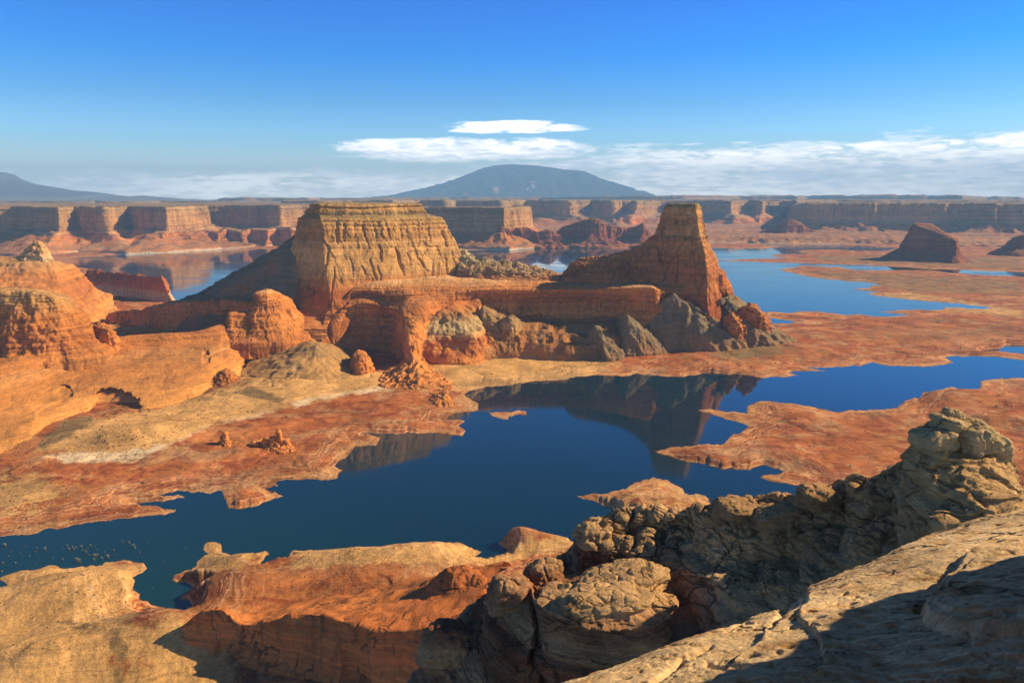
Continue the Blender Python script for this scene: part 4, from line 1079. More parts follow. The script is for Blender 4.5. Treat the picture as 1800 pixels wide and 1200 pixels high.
sw_k = [G(-330, 1220, 56), G(-140, 1300, 62), G(-20, 1360, 66), G(20, 1380, 66), G(64, 1390, 66), G(96, 1400, 66), G(134, 1420, 64), G(190, 1440, 60), G(246, 1470, 58), G(296, 1490, 58), G(338, 1500, 60), G(362, 1520, 64), G(392, 1530, 66), G(414, 1540, 70), G(444, 1560, 74), G(500, 1580, 78), G(575, 1600, 80)]
sw_d = [G(-330, 1500, 20), G(-140, 1560, 20), G(-20, 1600, 20), G(20, 1600, 20), G(64, 1600, 20), G(96, 1600, 20), G(134, 1600, 20), G(190, 1600, 20), G(246, 1620, 20), G(296, 1640, 20), G(338, 1650, 20), G(362, 1660, 20), G(392, 1660, 20), G(414, 1670, 20), G(444, 1680, 20), G(500, 1690, 20), G(575, 1700, 20)]


def slick_post(Q, N, P):
    px, py = project(P)
    H = N.copy(); H[..., 2] = np.minimum(H[..., 2], 0.2)
    def cave(cx, cy, rx, ru, rd, dep):
        u = (px - cx) / rx
        v = np.where(py < cy, (py - cy) / ru, (py - cy) / rd)
        return dep * sstep(1.05, 0.85, u ** 2 + v ** 2 + 0.25 * fbm(P / 9.0, 3))
    d = cave(198, 712, 47, 29, 34, 46) + cave(112, 692, 16, 15, 10, 22) + cave(362, 630, 7, 14, 12, 12)
    Q = Q + np.array([-0.25, 0.97, 0.0]) * d[..., None]
    # slanting beds stand proud along the wall
    s = py + 0.24 * px
    for c, w, a in ((722, 6, 1.8), (748, 4, 1.2), (700, 9, 1.6), (676, 5, 1.2)):
        Q = Q + H * (a * np.exp(-((s - c) / w) ** 2) * sstep(380, 300, px))[..., None]
    # flutes of the bowl at the right end
    fl = np.sin((px - 380) / 2.6) * sstep(380, 392, px) * sstep(448, 436, px) * sstep(592, 600, py) * sstep(640, 625, py)
    Q = Q + H * (2.6 * fl)[..., None]
    return Q


Pw = loft([sw_b, sw_1, sw_2, sw_c, sw_k, sw_d], 760, [44, 28, 26, 12, 6], smooth_u=True, smooth_v=True, skirt=14,
          amps=[('fbm', [3, 3.5, 3.5, 3, 2, 0], 55, 2), ('fbm', [.9, 1.0, 1.0, 1.2, 1, 0], 16, 3), ('strata', [1.3, 1.1, .9, .5, .2, 0], 5.0), ('strata', [.5, .5, .4, .25, .1, 0], 1.8, 3.0), ('spall', [.5, .5, .5, .4, .2, 0], 12, (1.6, 1.6, .6)), ('fbm', [.3, .3, .3, .35, .3, 0], 4)], post=slick_post)
tag(grid_obj('slickrock_wall', Pw, M_SLICK), 'long bright orange slickrock wall with a dark cave at its foot', 'rock wall')
# broken blocks where the wall meets the shore, far left
heap('rock_outcrop', M_SLICK, D(14, 762, 985), [(-30, 806, 4), (0, 812, 4), (32, 806, 4), (34, 790, 8), (24, 764, 16), D(-20, 765, 1000)],
     'notched orange rock stub standing at the foot of the slickrock wall', 'rock outcrop', conc=-1.2, fb=(3, 10), gu=(3, 7), kn=(1.5, 6), small=.5, nu=140)
heap('rubble_heap', M_RED, D(398, 655, 1240), [(372, 688, 8), (395, 684, 8), (416, 672, 9), (415, 660, 14), (395, 650, 24), D(380, 660, 1255)],
     'heap of fallen red blocks against the right end of the slickrock wall', 'rubble heap', conc=-0.2, fb=(3, 9), gu=(2, 6), kn=(3, 6), small=.8, nu=140)

# red fin in front of the talus
rf_f = [D(384, 606, 1402), D(399, 606, 1400), D(408, 605, 1402), D(436, 604, 1406), D(444, 604, 1408), D(456, 604, 1412), D(473, 604, 1418), D(497, 604, 1428), D(513, 604, 1440), D(530, 604, 1458), D(556, 604, 1480)]
rf_m = [D(382, 592, 1428), D(398, 584, 1430), D(406, 576, 1434), D(434, 574, 1440), D(442, 568, 1446), D(453, 554, 1453), D(471, 548, 1460), D(494, 550, 1472), D(510, 554, 1488), D(526, 567, 1510), D(550, 576, 1535)]
rf_c = [D(380, 585, 1440), D(397, 570, 1448), D(403, 550, 1453), D(433, 548, 1462), D(440, 541, 1468), D(447, 517, 1478), D(468, 507, 1488), D(491, 516, 1502), D(508, 523, 1518), D(522, 546, 1540), D(546, 562, 1562)]
rf_k = [(x - 6, y + 34, z - 6) for x, y, z in rf_c]
rf_d = [(x - 40, y + 100, 15) for x, y, z in rf_c]
Prf = loft([rf_f, rf_m, rf_c, rf_k, rf_d], 420, [30, 34, 10, 14], skirt=30,
           amps=[('fbm', [2, 2.5, 2, 2, 0], 34, 3), ('spall', [1.5, 3.0, 2.5, 1, 0], 17, (1, 1, 2.4)), ('flute', [1.5, 2.0, 1.6, 0, 0], 12, 6.0), ('strata', [.6, 1.2, 1.4, .6, 0], 4.0), ('fbm', [.5, .6, .7, .7, 0], 5)])
tag(grid_obj('rock_fin', Prf, M_RED), 'red rock fin with a stepped sunlit crest at the left foot of the butte', 'rock fin')

# pale topped knob on the left rim
kn_b = ring((-200, 1330, 50), (-90, 1215, 55), (20, 1190, 58), (80, 1196, 58), (130, 1215, 60), (185, 1260, 60), (205, 1330, 60), (150, 1420, 55), (0, 1480, 50), (-160, 1440, 50))
kn_0 = ring((-190, 1330, 74), (-90, 1228, 72), (20, 1204, 72), (78, 1212, 71), (122, 1230, 74), (168, 1272, 78), (186, 1330, 76), (140, 1400, 76), (0, 1450, 76), (-150, 1420, 76))
kn_1 = ring((-170, 1330, 115), (-88, 1245, 112), (10, 1222, 112), (66, 1228, 112), (112, 1246, 112), (150, 1286, 108), (160, 1330, 108), (125, 1380, 110), (0, 1425, 112), (-140, 1395, 112))
kn_2 = ring((-150, 1330, 150), (-82, 1258, 152), (5, 1236, 153), (58, 1240, 152), (100, 1256, 148), (130, 1296, 142), (136, 1330, 140), (110, 1365, 145), (0, 1405, 150), (-125, 1380, 150))
kn_3 = ring((-140, 1330, 164), (-80, 1266, 168), (5, 1244, 172), (55, 1246, 172), (94, 1262, 166), (116, 1298, 156), (122, 1330, 154), (100, 1360, 158), (0, 1398, 162), (-115, 1372, 162))
kn_4 = ring(*[(20, 1315, 171)] * 10)
Pk = loft([kn_b, kn_0, kn_1, kn_2, kn_3, kn_4], 480, [8, 26, 26, 14, 10], closed=True, smooth_u=False, skirt=20,
          amps=[('fbm', [4, 4, 4, 4, 3, 1], 34, 3), ('spall', [1, 2.2, 2.5, 2.2, 1, 0], 16, (1, 1, 3)), ('flute', [2.5, 3.2, 3.4, 2.8, 1, 0], 8, 12.0), ('spall', [.5, 1, 1, 1, .5, 0], 7, (1, 1, 4)), ('strata', [.8, 1.0, 1.0, 1.2, .8, 0], 5.0), ('knob', [0, 0, .4, 1.5, 2.2, 1.5], 14), ('fbm', [.9, .9, .9, .9, .9, .6], 4.5)])
tag(grid_obj('rock_stack', Pk, M_SLICK, closed=True), 'squat orange rock knob with a pale weathered top on the left rim', 'rock knob')
heap('rubble_heap', M_RED, D(185, 578, 1290), [(165, 606, 70), (185, 608, 68), (205, 606, 68), (206, 595, 74), (190, 576, 88), D(170, 575, 1310)],
     'dark red broken rock leaning on the right side of the pale topped knob', 'rubble heap', conc=-0.5, fb=(3, 9), gu=(2, 7), kn=(3, 7), small=.8, nu=140)

# orange hill behind it with a small stone on top, and the shadowed fin
hl = [[G(-300, 1750, 20), G(-80, 1700, 30), G(40, 1690, 35), G(120, 1720, 36), G(165, 1850, 20), G(200, 2000, 10), G(220, 2150, 0)],
      [D(-300, 520, 1850), D(-80, 528, 1780), D(40, 530, 1760), D(108, 532, 1790), D(148, 532, 1900), G(180, 2060, 14), G(205, 2200, 6)],
      [D(-300, 475, 2020), D(-80, 484, 1950), D(40, 486, 1930), D(104, 494, 1940), D(140, 500, 2030), G(172, 2120, 40), G(200, 2260, 14)],
      [D(-300, 448, 2130), D(-80, 450, 2080), D(30, 450, 2060), D(90, 458, 2060), D(132, 470, 2120), G(168, 2190, 66), G(198, 2300, 30)],
      [G(-300, 2320, 120), G(-80, 2280, 110), G(30, 2260, 110), G(90, 2260, 95), G(136, 2290, 70), G(172, 2320, 40), G(200, 2380, 20)],
      [G(-300, 2600, -5), G(-80, 2560, -5), G(30, 2540, -5), G(90, 2500, -5), G(140, 2480, -5), G(195, 2440, -5), G(240, 2440, -5)]]
Phl = loft(hl, 320, [14, 22, 20, 10, 8], smooth_u=True, smooth_v=True, amps=[('fbm', 6, 60), ('fbm', 2.0, 18), ('strata', [.6, 2.2, 2.2, 1.8, 0, 0], 6.0), ('spall', [1, 1, 1, 1, 0, 0], 18, (1.6, 1.6, .6)), ('fbm', .8, 6)])
tag(grid_obj('rock_hill', Phl, M_SLICK), 'smooth orange rock hill at the left edge, in front of the back bay', 'rock hill')
heap('hoodoo', M_RED, D(66, 424, 2055), [D(36, 458, 2020), D(55, 462, 2010), D(80, 462, 2010), D(92, 460, 2040), D(80, 446, 2090), D(50, 446, 2090)],
     'small weathered stone standing on top of the orange hill at the left edge', 'hoodoo', conc=-0.4, fb=(4, 16), gu=(3, 10), kn=(3, 12), small=1.0, nu=140)
fn_b = [G(140, 2560, 5), G(190, 2500, 4), G(240, 2430, 3), G(280, 2360, 2), G(306, 2325, 2), G(312, 2350, 0)]
fn_0 = [G(146, 2570, 20), G(192, 2510, 18), G(240, 2440, 16), G(276, 2370, 15), G(300, 2332, 15), G(305, 2360, 12)]
fn_1 = [G(150, 2580, 48), G(192, 2522, 48), G(238, 2452, 45), G(272, 2382, 42), G(294, 2342, 40), G(299, 2366, 35)]
fn_c = [D(156, 474, 2600), D(195, 479, 2540), D(235, 483, 2470), D(266, 486, 2400), D(284, 488, 2358), D(292, 501, 2380)]
fn_k = [G(160, 2660, 60), G(200, 2600, 60), G(240, 2530, 55), G(270, 2460, 50), G(286, 2410, 45), G(293, 2410, 30)]
fn_d = [G(170, 2760, -5), G(210, 2700, -5), G(250, 2620, -5), G(276, 2540, -5), G(290, 2470, -5), G(296, 2440, -5)]
Pf = loft([fn_b, fn_0, fn_1, fn_c, fn_k, fn_d], 300, [4, 16, 16, 8, 6], smooth_u=True, skirt=10, amps=[('fbm', [3, 4, 5, 5, 3, 0], 50, 3), ('spall', [2, 3, 3, 3, 0, 0], 24, (1, 1, 2)), ('flute', [1, 1.5, 2, 2, 0, 0], 20, 5.0), ('knob', [0, 0, 1, 5, 2, 0], 26), ('fbm', [1, 1, 1.2, 1.2, 1, 0], 7)])
tag(grid_obj('rock_fin', Pf, rock_mat('bay fin sandstone', -10, 200, [(-10, PALE), (30, (0.5, 0.33, 0.2)), (42, RED), (80, DRED), (120, RED2), (200, RED2)], zwarp=6, bands=(.12, .2), fine=.1, grain=(.25, 1.6), bump=(.8, 1.4))),
    'shaded rock fin with a pale foot at the edge of the back bay', 'rock fin')

# ------------------------------------------------------------------ hoodoos on the near flat
def boulder(name, c, r, mat, label=None, cat=None, group=None, parent=None, seed=0, n=96, rough=1.0, tilt=(0, 0, 0), boxy=3.0):
    """weathered block: a squared-off ball with bedding grooves and knocks"""
    u = np.linspace(0, 2 * math.pi, n + 1)[:-1]
    v = np.linspace(-math.pi / 2, math.pi / 2, n // 2)
    U, V = np.meshgrid(u, v)
    d = np.stack([np.cos(V) * np.cos(U), np.cos(V) * np.sin(U), np.sin(V)], -1)
    k = (np.abs(d) ** boxy).sum(-1) ** (-1 / boxy)
    P = d * k[..., None]
    o = np.array([seed * 3.7, seed * 1.3, seed * 2.9])
    rr = min(r)
    P = P * (1 + 0.16 * rough * fbm(d * 1.3 + o, 3))[..., None]
    P = P * np.array(r)
    g = strata(P + o * 50, rr * 0.35, 0.2 * rr) * 0.05 * rr * rough
    H = d.copy(); H[..., 2] = 0
    P = P + H * g[..., None]
    pl_ = cell_rand(P / (rr * np.array([.75, .75, .16])) + o)
    P = P + H * (0.09 * rr * rough * (pl_ - 0.5))[..., None]
    f1, f2 = cells(P / (rr * 1.1) + o)
    P = P - d * (0.10 * rr * rough * np.exp(-((f2 - f1) / 0.10) ** 2))[..., None]
    P = P + d * (0.045 * rr * fbm(P / (rr * 0.35) + o, 3))[..., None]
    rx, ry, rz = tilt
    def R(a, i, j):
        m = np.eye(3); m[i, i] = m[j, j] = math.cos(a); m[i, j] = -math.sin(a); m[j, i] = math.sin(a); return m
    P = P @ (R(rz, 0, 1) @ R(ry, 0, 2) @ R(rx, 1, 2)).T
    P = P + np.array(c)
    ob = grid_obj(name, P, mat, closed=True, parent=parent)
    return tag(ob, label, cat, group)


hd = heap('hoodoo', M_RED, D(394, 772, 938), [(374, 788, 5), (392, 793, 5), (410, 791, 5), (413, 781, 6), (404, 774, 7), (384, 776, 7)],
          'single stubby red hoodoo with a rounded head on the near flat', 'hoodoo', 'hoodoos on the near flat', conc=0.2, fb=(1.6, 7), gu=(1.4, 5), kn=(1.0, 3.5), small=.4, nu=150)
boulder('column', D(395, 773, 938), (5.2, 4.8, 6.5), M_RED, parent=hd, seed=31, n=70, rough=1.5)
boulder('head_stone', D(396, 763, 938), (3.6, 3.6, 3.6), M_RED, parent=hd, seed=32, n=60, rough=1.4)
hd = heap('hoodoo', M_RED, D(474, 773, 936), [(428, 782, 5), (460, 790, 5), (488, 796, 5), (516, 793, 5), (510, 780, 6), (496, 770, 7), (456, 773, 7)],
          'wide red hoodoo with a thin pinnacle at its right end on the near flat', 'hoodoo', 'hoodoos on the near flat', conc=0.3, fb=(2.0, 8), gu=(1.6, 5), kn=(1.4, 3.5), small=.5, nu=190)
for k, (px, py, r, zr) in enumerate(((490, 766, 3.6, 9.0), (480, 773, 5.0, 5.5), (466, 776, 4.5, 4.0), (448, 779, 5.5, 3.4), (502, 779, 5.5, 6.0))):
    boulder('pinnacle' if k == 0 else 'standing_stone', D(px, py, 936), (r, r, zr), M_RED, parent=hd, seed=40 + k, n=60, rough=1.5)
# ------------------------------------------------------------------ canyon rims and mesas beyond the lake
def mesa(name, label, rim, ztop, zcl, zft, run1, run2, back, mat=None, nu=500, fl=(18, 90), fb=(22, 260), cat='mesa', group=None, foot=None, zend=None, flr=0.6, ledge=8):
    """rim: (px, depth[, ztop]) along the cliff edge from left to right. The cliff drops to zcl, a scree slope runs out run1 / run2 metres to zft and below."""
    top = np.array([G(r[0], r[1], r[2] if len(r) > 2 else ztop) for r in rim], float)
    # outward = to the right-hand side of the walk (towards the camera)
    n = len(top)
    tan = np.gradient(top[:, :2], axis=0)
    tan /= np.linalg.norm(tan, axis=1, keepdims=True)
    out = np.stack([tan[:, 1], -tan[:, 0]], 1)
    def off(d, z, zscale=None):
        q = top.copy()
        q[:, :2] += out * d
        q[:, 2] = z if np.isscalar(z) else z
        return q
    zt = top[:, 2]
    cl = off(14, zcl + (zt - ztop) * 0.0)
    cl[:, 2] = np.minimum(cl[:, 2], zt - 12)
    mid = off(6, (zcl + zt) / 2)
    led = off(2, zt - ledge)
    ft = off(run1, zft); ft[:, 2] = np.minimum(ft[:, 2], cl[:, 2] - 5)
    en = off(run1 + run2, -8)
    b1 = top.copy(); b1[:, 0] *= (top[:, 1] + back * 0.15) / top[:, 1]; b1[:, 1] += back * 0.15; b1[:, 2] += 2
    b2 = top.copy(); b2[:, 0] *= (top[:, 1] + back) / top[:, 1]; b2[:, 1] += back; b2[:, 2] = zend if zend is not None else b1[:, 2]
    b3 = b2.copy(); b3[:, 1] += 60; b3[:, 2] = -10
    wl = off(run1 + run2 * 0.93, 17); wl[:, 2] = np.minimum(17, ft[:, 2] * .6)
    Q = loft([en, wl, ft, cl, mid, led, top, b1, b2, b3], nu, [5, 12, 18, 14, 8, 4, 8, 5, 2],
             amps=[('fbm', [fb[0] * .5, fb[0] * .5, fb[0], fb[0] * .5, fb[0] * .3, 2, 1, 1, 0, 0], fb[1]), ('gully', [fl[0] * .4, fl[0] * .4, fl[0] * 1.1, fl[0] * .5, 0, 0, 0, 0, 0, 0], fl[1] * 1.4, 3.0),
                   ('flute', [0, 0, fl[0] * .3, fl[0] * .8, fl[0], fl[0] * flr, fl[0] * .4, 0, 0, 0], fl[1], 8.0), ('flute', [0, 0, 0, fl[0] * .3, fl[0] * .35, fl[0] * .3, 0, 0, 0, 0], fl[1] * .3, 8.0),
                   ('spall', [0, 0, fl[0] * .3, fl[0] * .7, fl[0] * .8, fl[0] * .6, fl[0] * .3, 0, 0, 0], fl[1] * 1.3, (1, 1, 4)), ('strata', [0, 0, 2, 2, 2.5, 4, 2, 0, 0, 0], 12.0, 8.0), ('fbm', [3, 3, 5, 3, 2, 2, 1.5, 1.0, 0, 0], fb[1] * .15)], flip=None)
    return tag(grid_obj(name, Q, mat or M_MESA), label, cat, group)


gm = 'canyon walls beyond the lake'
mesa('canyon_wall', 'sunlit canyon wall with shadowed alcoves and white waterline across the left back bay',
     [(-620, 5000), (-420, 4800), (-260, 5050), (-120, 4750), (-40, 4900), (20, 4980), (60, 4800), (102, 4640), (112, 4820), (128, 5060), (158, 4900), (183, 4780), (196, 5000), (224, 5230), (258, 5020), (292, 4850), (312, 5000), (350, 5330), (356, 5700), (362, 6100), (395, 6150), (440, 5850), (492, 5620), (508, 5800), (530, 6100), (600, 6300), (700, 6400)],
     268, 122, 62, 190, 290, 9000, nu=1100, fl=(20, 110), fb=(26, 300), cat='canyon wall', group=gm)
# low red benches and lobes at its right end, along the water
mesa('canyon_bench', 'low red slickrock bench with white waterline below the shadowed canyon wall',
     [(258, 4800, 50), (285, 4740, 95), (300, 4860, 105), (318, 5000, 110), (336, 4860, 80), (346, 4980, 100), (362, 5180, 105), (384, 5060, 95), (398, 5200, 120), (424, 5120, 98), (440, 5300, 110), (470, 5160, 110), (486, 5320, 118), (510, 5180, 128), (560, 5350, 120), (640, 5400, 90)],
     110, 60, 20, 70, 60, 900, nu=460, fl=(22, 80), fb=(26, 160), cat='canyon bench', group=gm, zend=100)
mesa('mesa', 'dark fronted mesa with a sunlit right end between the butte and the spire',
     [(640, 5500), (700, 5350), (760, 5220), (820, 5120), (860, 5040), (886, 4980), (893, 5060), (905, 5250), (922, 5420), (930, 5900), (900, 6400)],
     264, 110, 55, 110, 130, 500, nu=420, fl=(14, 70), fb=(14, 200), cat='mesa', group=gm)
mesa('mesa', 'jagged red lower ridge at the right foot of the dark fronted mesa',
     [(862, 5000, 60), (880, 4960, 150), (900, 5020, 120), (925, 5060, 135), (945, 5060, 100), (965, 5080, 118), (985, 5150, 70), (1000, 5250, 40)], 110, 50, 18, 60, 70, 260, mat=M_FARRED, nu=320, fl=(20, 55), fb=(22, 110), group=gm, zend=20)
mesa('mesa', 'dark red peaked rock ridge on the far shore just left of the spire',
     [(970, 5350, 60), (990, 5260, 130), (1018, 5200, 165), (1040, 5160, 192), (1052, 5170, 186), (1062, 5190, 150), (1082, 5240, 138), (1100, 5260, 120), (1118, 5260, 130), (1130, 5200, 158), (1136, 5230, 120), (1144, 5300, 60)],
     150, 70, 20, 90, 110, 420, mat=M_FARRED, nu=380, fl=(16, 60), fb=(18, 130), group=gm, zend=40)
mesa('canyon_wall', 'hazy blue canyon wall with pale sunlit alcoves behind the spire',
     [(500, 8800), (560, 8600), (620, 8900), (690, 8500), (740, 8900), (780, 8300), (800, 8900), (850, 8600), (880, 8300), (892, 8900), (925, 9300), (950, 8800), (985, 8300), (1000, 8250), (1008, 8800), (1040, 9200), (1050, 8900), (1075, 8500), (1090, 8900), (1112, 9000),
      (1118, 8400), (1135, 8700), (1165, 9200), (1220, 9200), (1260, 9000), (1285, 8700), (1298, 9000), (1315, 9300), (1340, 8900), (1352, 9200), (1375, 9500), (1400, 9100), (1418, 9500), (1470, 9800), (1540, 9600), (1700, 9900), (1900, 9800)],
     296, 150, 70, 260, 320, 12000, nu=1100, fl=(34, 170), fb=(40, 420), cat='canyon wall', group=gm)
mesa('mesa', 'long dark mesa with a rounded left end on the right far shore',
     [(1384, 8100, 40), (1388, 7700, 215), (1392, 7300, 240), (1400, 7050, 262), (1420, 6950), (1480, 6900), (1536, 6840), (1542, 6875), (1549, 6870), (1600, 6790), (1640, 6710), (1662, 6670), (1668, 6715), (1674, 6715), (1705, 6620), (1730, 6520), (1750, 6460), (1756, 6520), (1764, 6535), (1800, 6470), (1860, 6400), (1940, 6400), (2100, 6500), (2300, 6600)],
     278, 120, 55, 160, 240, 6000, nu=800, fl=(22, 120), fb=(26, 320), group=gm)
mesa('mesa', 'small hazy red hill in front of the left end of the long dark mesa',
     [(1336, 6500, 30), (1352, 6380, 70), (1368, 6300, 105), (1384, 6250, 145), (1394, 6260, 150), (1408, 6300, 120), (1424, 6400, 60), (1432, 6480, 30)], 120, 50, 18, 80, 120, 420, nu=240, fl=(14, 60), fb=(14, 130), mat=M_FARRED, group=gm, zend=20)
# far flats between the shore and the far walls
fl_ = [[G(px, 5350 if px > 1180 else 5700, -6) for px in (860, 1000, 1150, 1260, 1400, 1540, 1700, 1850, 2200)],
       [G(px, Y, z) for px, Y, z in ((860, 5760, 4), (1000, 5760, 4), (1150, 5740, 5), (1260, 5560, 8), (1400, 5480, 10), (1540, 5400, 10), (1700, 5000, 10), (1850, 5000, 10), (2200, 5000, 10))],
       [G(px, Y, z) for px, Y, z in ((860, 5830, 16), (1000, 5830, 16), (1150, 5800, 22), (1260, 5680, 32), (1400, 5600, 34), (1540, 5500, 30), (1700, 5200, 24), (1850, 5200, 24), (2200, 5200, 24))],
       [G(px, Y, z) for px, Y, z in ((860, 6600, 26), (1000, 6600, 28), (1150, 6500, 34), (1260, 6400, 36), (1400, 6300, 40), (1540, 6200, 40), (1700, 6100, 38), (1850, 6000, 36), (2200, 6000, 34))],
       [G(px, 9500, 46) for px in (860, 1000, 1150, 1260, 1400, 1540, 1700, 1850, 2200)]]
Pfl = loft(fl_, 500, [6, 16, 20, 14], smooth_u=True, amps=[('fbm', [3, 12, 10, 10, 6], 160), ('gully', [2, 14, 10, 8, 3], 90, 4.0), ('fbm', [1, 4, 4, 4, 2], 40)])
tag(grid_obj('far_ground', Pfl, M_MESA), 'pale broken flats on the far shore under the canyon walls', kind='structure')

gb = 'lone buttes on the right flats'
def lone(px0, rows, label, mat, nu=260):
    Q = loft([ring(*r) for r in rows], nu, [10, 18, 12, 8][:len(rows) - 1], closed=True, skirt=20,
             amps=[('fbm', [8, 7, 5, 4, 1][:len(rows)], 70), ('flute', [5, 7, 6, 3, 0][:len(rows)], 28, 6.0), ('strata', [1, 2.5, 3, 2.5, 0][:len(rows)], 9.0), ('gully', [6, 2, 0, 0, 0][:len(rows)], 40), ('fbm', [2, 1.6, 1.5, 1.5, .4][:len(rows)], 12)])
    return tag(grid_obj('lone_butte', Q, mat, closed=True), label, 'butte', gb)


lone(0, [((1540, 4050, 0), (1590, 3900, 0), (1640, 3800, 0), (1688, 3690, 0), (1712, 3800, 0), (1690, 4050, 0), (1620, 4250, 0), (1565, 4200, 0)),
         ((1580, 4020, 62), (1600, 3950, 52), (1640, 3860, 48), (1681, 3770, 45), (1690, 3860, 45), (1672, 4020, 45), (1620, 4140, 50), (1586, 4100, 60)),
         ((1597, 4010, 150), (1604, 3965, 150), (1640, 3890, 132), (1680, 3800, 112), (1683, 3870, 110), (1668, 3990, 110), (1625, 4080, 130), (1600, 4060, 150)),
         ((1604, 4005, 192), (1608, 3978, 190), (1640, 3905, 158), (1679, 3815, 122), (1681, 3870, 126), (1664, 3970, 140), (1640, 4030, 190), (1608, 4030, 200)),
         tuple((1632, 3985, 196) for _ in range(8))], 'dark red lone butte with a sloping top, standing on the right flats', M_FARRED)
lone(0, [((1730, 4350, 0), (1775, 4150, 0), (1850, 4100, 0), (1940, 4150, 0), (1960, 4350, 0), (1850, 4550, 0)),
         ((1766, 4340, 60), (1790, 4230, 60), (1850, 4200, 60), (1910, 4230, 60), (1920, 4330, 60), (1850, 4430, 60)),
         ((1781, 4330, 100), (1800, 4260, 120), (1850, 4235, 140), (1895, 4260, 140), (1900, 4330, 140), (1850, 4390, 130)),
         tuple((1850, 4320, 170) for _ in range(6))], 'dark pointed butte cut by the right edge of the view on the flats', M_FARRED)

# plateau steps on the horizon
mesa('plateau', 'blue plateau rim along the horizon at the right',
     [(1060, 15500, 352), (1130, 15000, 358), (1200, 15000, 362), (1300, 16500, 366), (1390, 16600, 366), (1400, 15500, 356), (1415, 17200, 366), (1500, 16600, 376), (1560, 16400, 384), (1640, 16400, 378), (1690, 15000, 362), (1720, 16900, 350), (1740, 17200, 338), (1752, 17000, 346), (1790, 17100, 338), (1800, 17400, 320), (1900, 17000, 330), (2200, 17000, 330)],
     360, 250, 200, 600, 400, 6000, nu=420, fl=(60, 340), fb=(50, 900), cat='plateau', group='plateaus on the horizon')
mesa('plateau', 'flat dark blue plateau rim on the horizon behind the left side of the big butte',
     [(385, 15500, 300), (395, 15000, 318), (430, 14800, 322), (480, 15000, 324), (540, 14700, 316), (560, 15500, 322), (620, 15500, 326), (700, 16000, 330), (800, 16500, 336), (950, 17000, 336), (1060, 15500, 342), (1120, 18000, 340)],
     318, 230, 200, 500, 300, 5000, nu=300, fl=(50, 300), fb=(50, 800), cat='plateau', group='plateaus on the horizon')
mesa('plateau', 'low dark ledge cut into the plain above the left canyon wall',
     [(-200, 9800, 285), (60, 9500, 284), (90, 9300, 286), (160, 9400, 284), (166, 10000, 286), (184, 9200, 284), (232, 9300, 282), (280, 10000, 280), (380, 9800, 280), (420, 9900, 282)], 284, 266, 262, 60, 60, 3500, nu=240, fl=(20, 160), fb=(20, 300), cat='plateau', group='plateaus on the horizon', zend=270)


def peak(name, label, prof, Y0, depth, mat, nu=460, nv=90, base=200., cat='mountain', gul=(1, 1), post=None, pale=None):
    """mountain: skyline profile (px, py) at depth Y0, falling to the front and the back"""
    pr = np.array([G(px, Y0, D(px, py, Y0)[2]) for px, py in prof])
    X = np.linspace(pr[0, 0], pr[-1, 0], nu)
    H = np.interp(X, pr[:, 0], pr[:, 2])
    k = np.ones(5) / 5
    v = np.linspace(-1, 1, nv)
    Yg = Y0 + v * depth
    XX, YY = np.meshgrid(X, Yg)
    w = np.clip(1 - np.abs(v), 0, 1) ** 0.9
    ZZ = base + (H - base)[None, :] * w[:, None]
    P = np.stack([XX, YY, ZZ], -1)
    rel = np.clip((ZZ - base) / 600.0, 0, 1)
    g = -np.abs(perlin(P / np.array([depth * .16, depth * .3, 1e9]))) - 0.5 * np.abs(perlin(P / np.array([depth * .07, depth * .14, 1e9]) + 5)) - .25 * np.abs(perlin(P / np.array([depth * .03, depth * .06, 1e9]) + 9))
    crest = 1 - np.exp(-(v[:, None] / 0.12) ** 2)
    ZZ = ZZ + gul[0] * depth * 0.055 * (g + 0.5) * rel * (0.12 + 0.88 * crest)
    P = np.stack([XX, YY, ZZ], -1)
    at = None
    if pale is not None:
        zone = np.zeros(P.shape, np.float32)
        px, py = project(P)
        for cx, cy, rx, ry in pale:  # pale cliffs with their sunlit brightness put into the colour
            d = ((px - cx + (py - cy) * 0.25) / rx) ** 2 + ((py - cy) / ry) ** 2
            zone[..., 0] = np.maximum(zone[..., 0], np.exp(-d) * 0.8 * (v[:, None] < 0))
        at = {'zone': zone}
    return tag(grid_obj(name, P, mat, attrs=at), label, cat)


peak('mountain', 'broad blue forested dome mountain on the horizon with pale cliff patches painted sunlit low on its front',
     [(560, 350), (640, 348), (690, 343), (730, 335), (770, 325), (800, 315), (830, 303), (850, 295), (872, 290), (900, 289), (935, 290), (965, 293), (990, 298), (1010, 299), (1030, 302), (1050, 311), (1075, 320), (1100, 328), (1118, 335), (1126, 335), (1136, 341), (1150, 346), (1200, 350)],
     33000, 5600, M_MOUNT, pale=[(872, 334, 9, 7), (934, 329, 7, 11), (820, 341, 6, 3), (900, 342, 6, 2.5), (884, 330, 4, 5)])
peak('mountain', 'bluish stepped mountain with a small summit block at the left edge of the horizon',
     [(-500, 290), (-200, 296), (-60, 304), (0, 303), (9, 303), (13, 304), (17, 309), (24, 314), (33, 319), (45, 321), (70, 325), (100, 330), (130, 335), (170, 338), (183, 340), (187, 345), (200, 347), (215, 344), (240, 346), (250, 343.2), (256, 346), (280, 346), (300, 349), (340, 350), (352, 353)],
     22000, 3200, rock_mat('left mountain', 200, 1200, [(200, (0.20, 0.16, 0.13)), (330, (0.24, 0.19, 0.15)), (420, (0.12, 0.12, 0.11)), (1200, (0.16, 0.15, 0.13))], zwarp=60, zwscale=0.0006, bands=(0.01, 0.2), bands2=(0.05, 0.15), streak=0, fine=0.006, grain=(0.02, 12.0), bump=(0.7, 10.0), var=.3), gul=(0.8, 1))

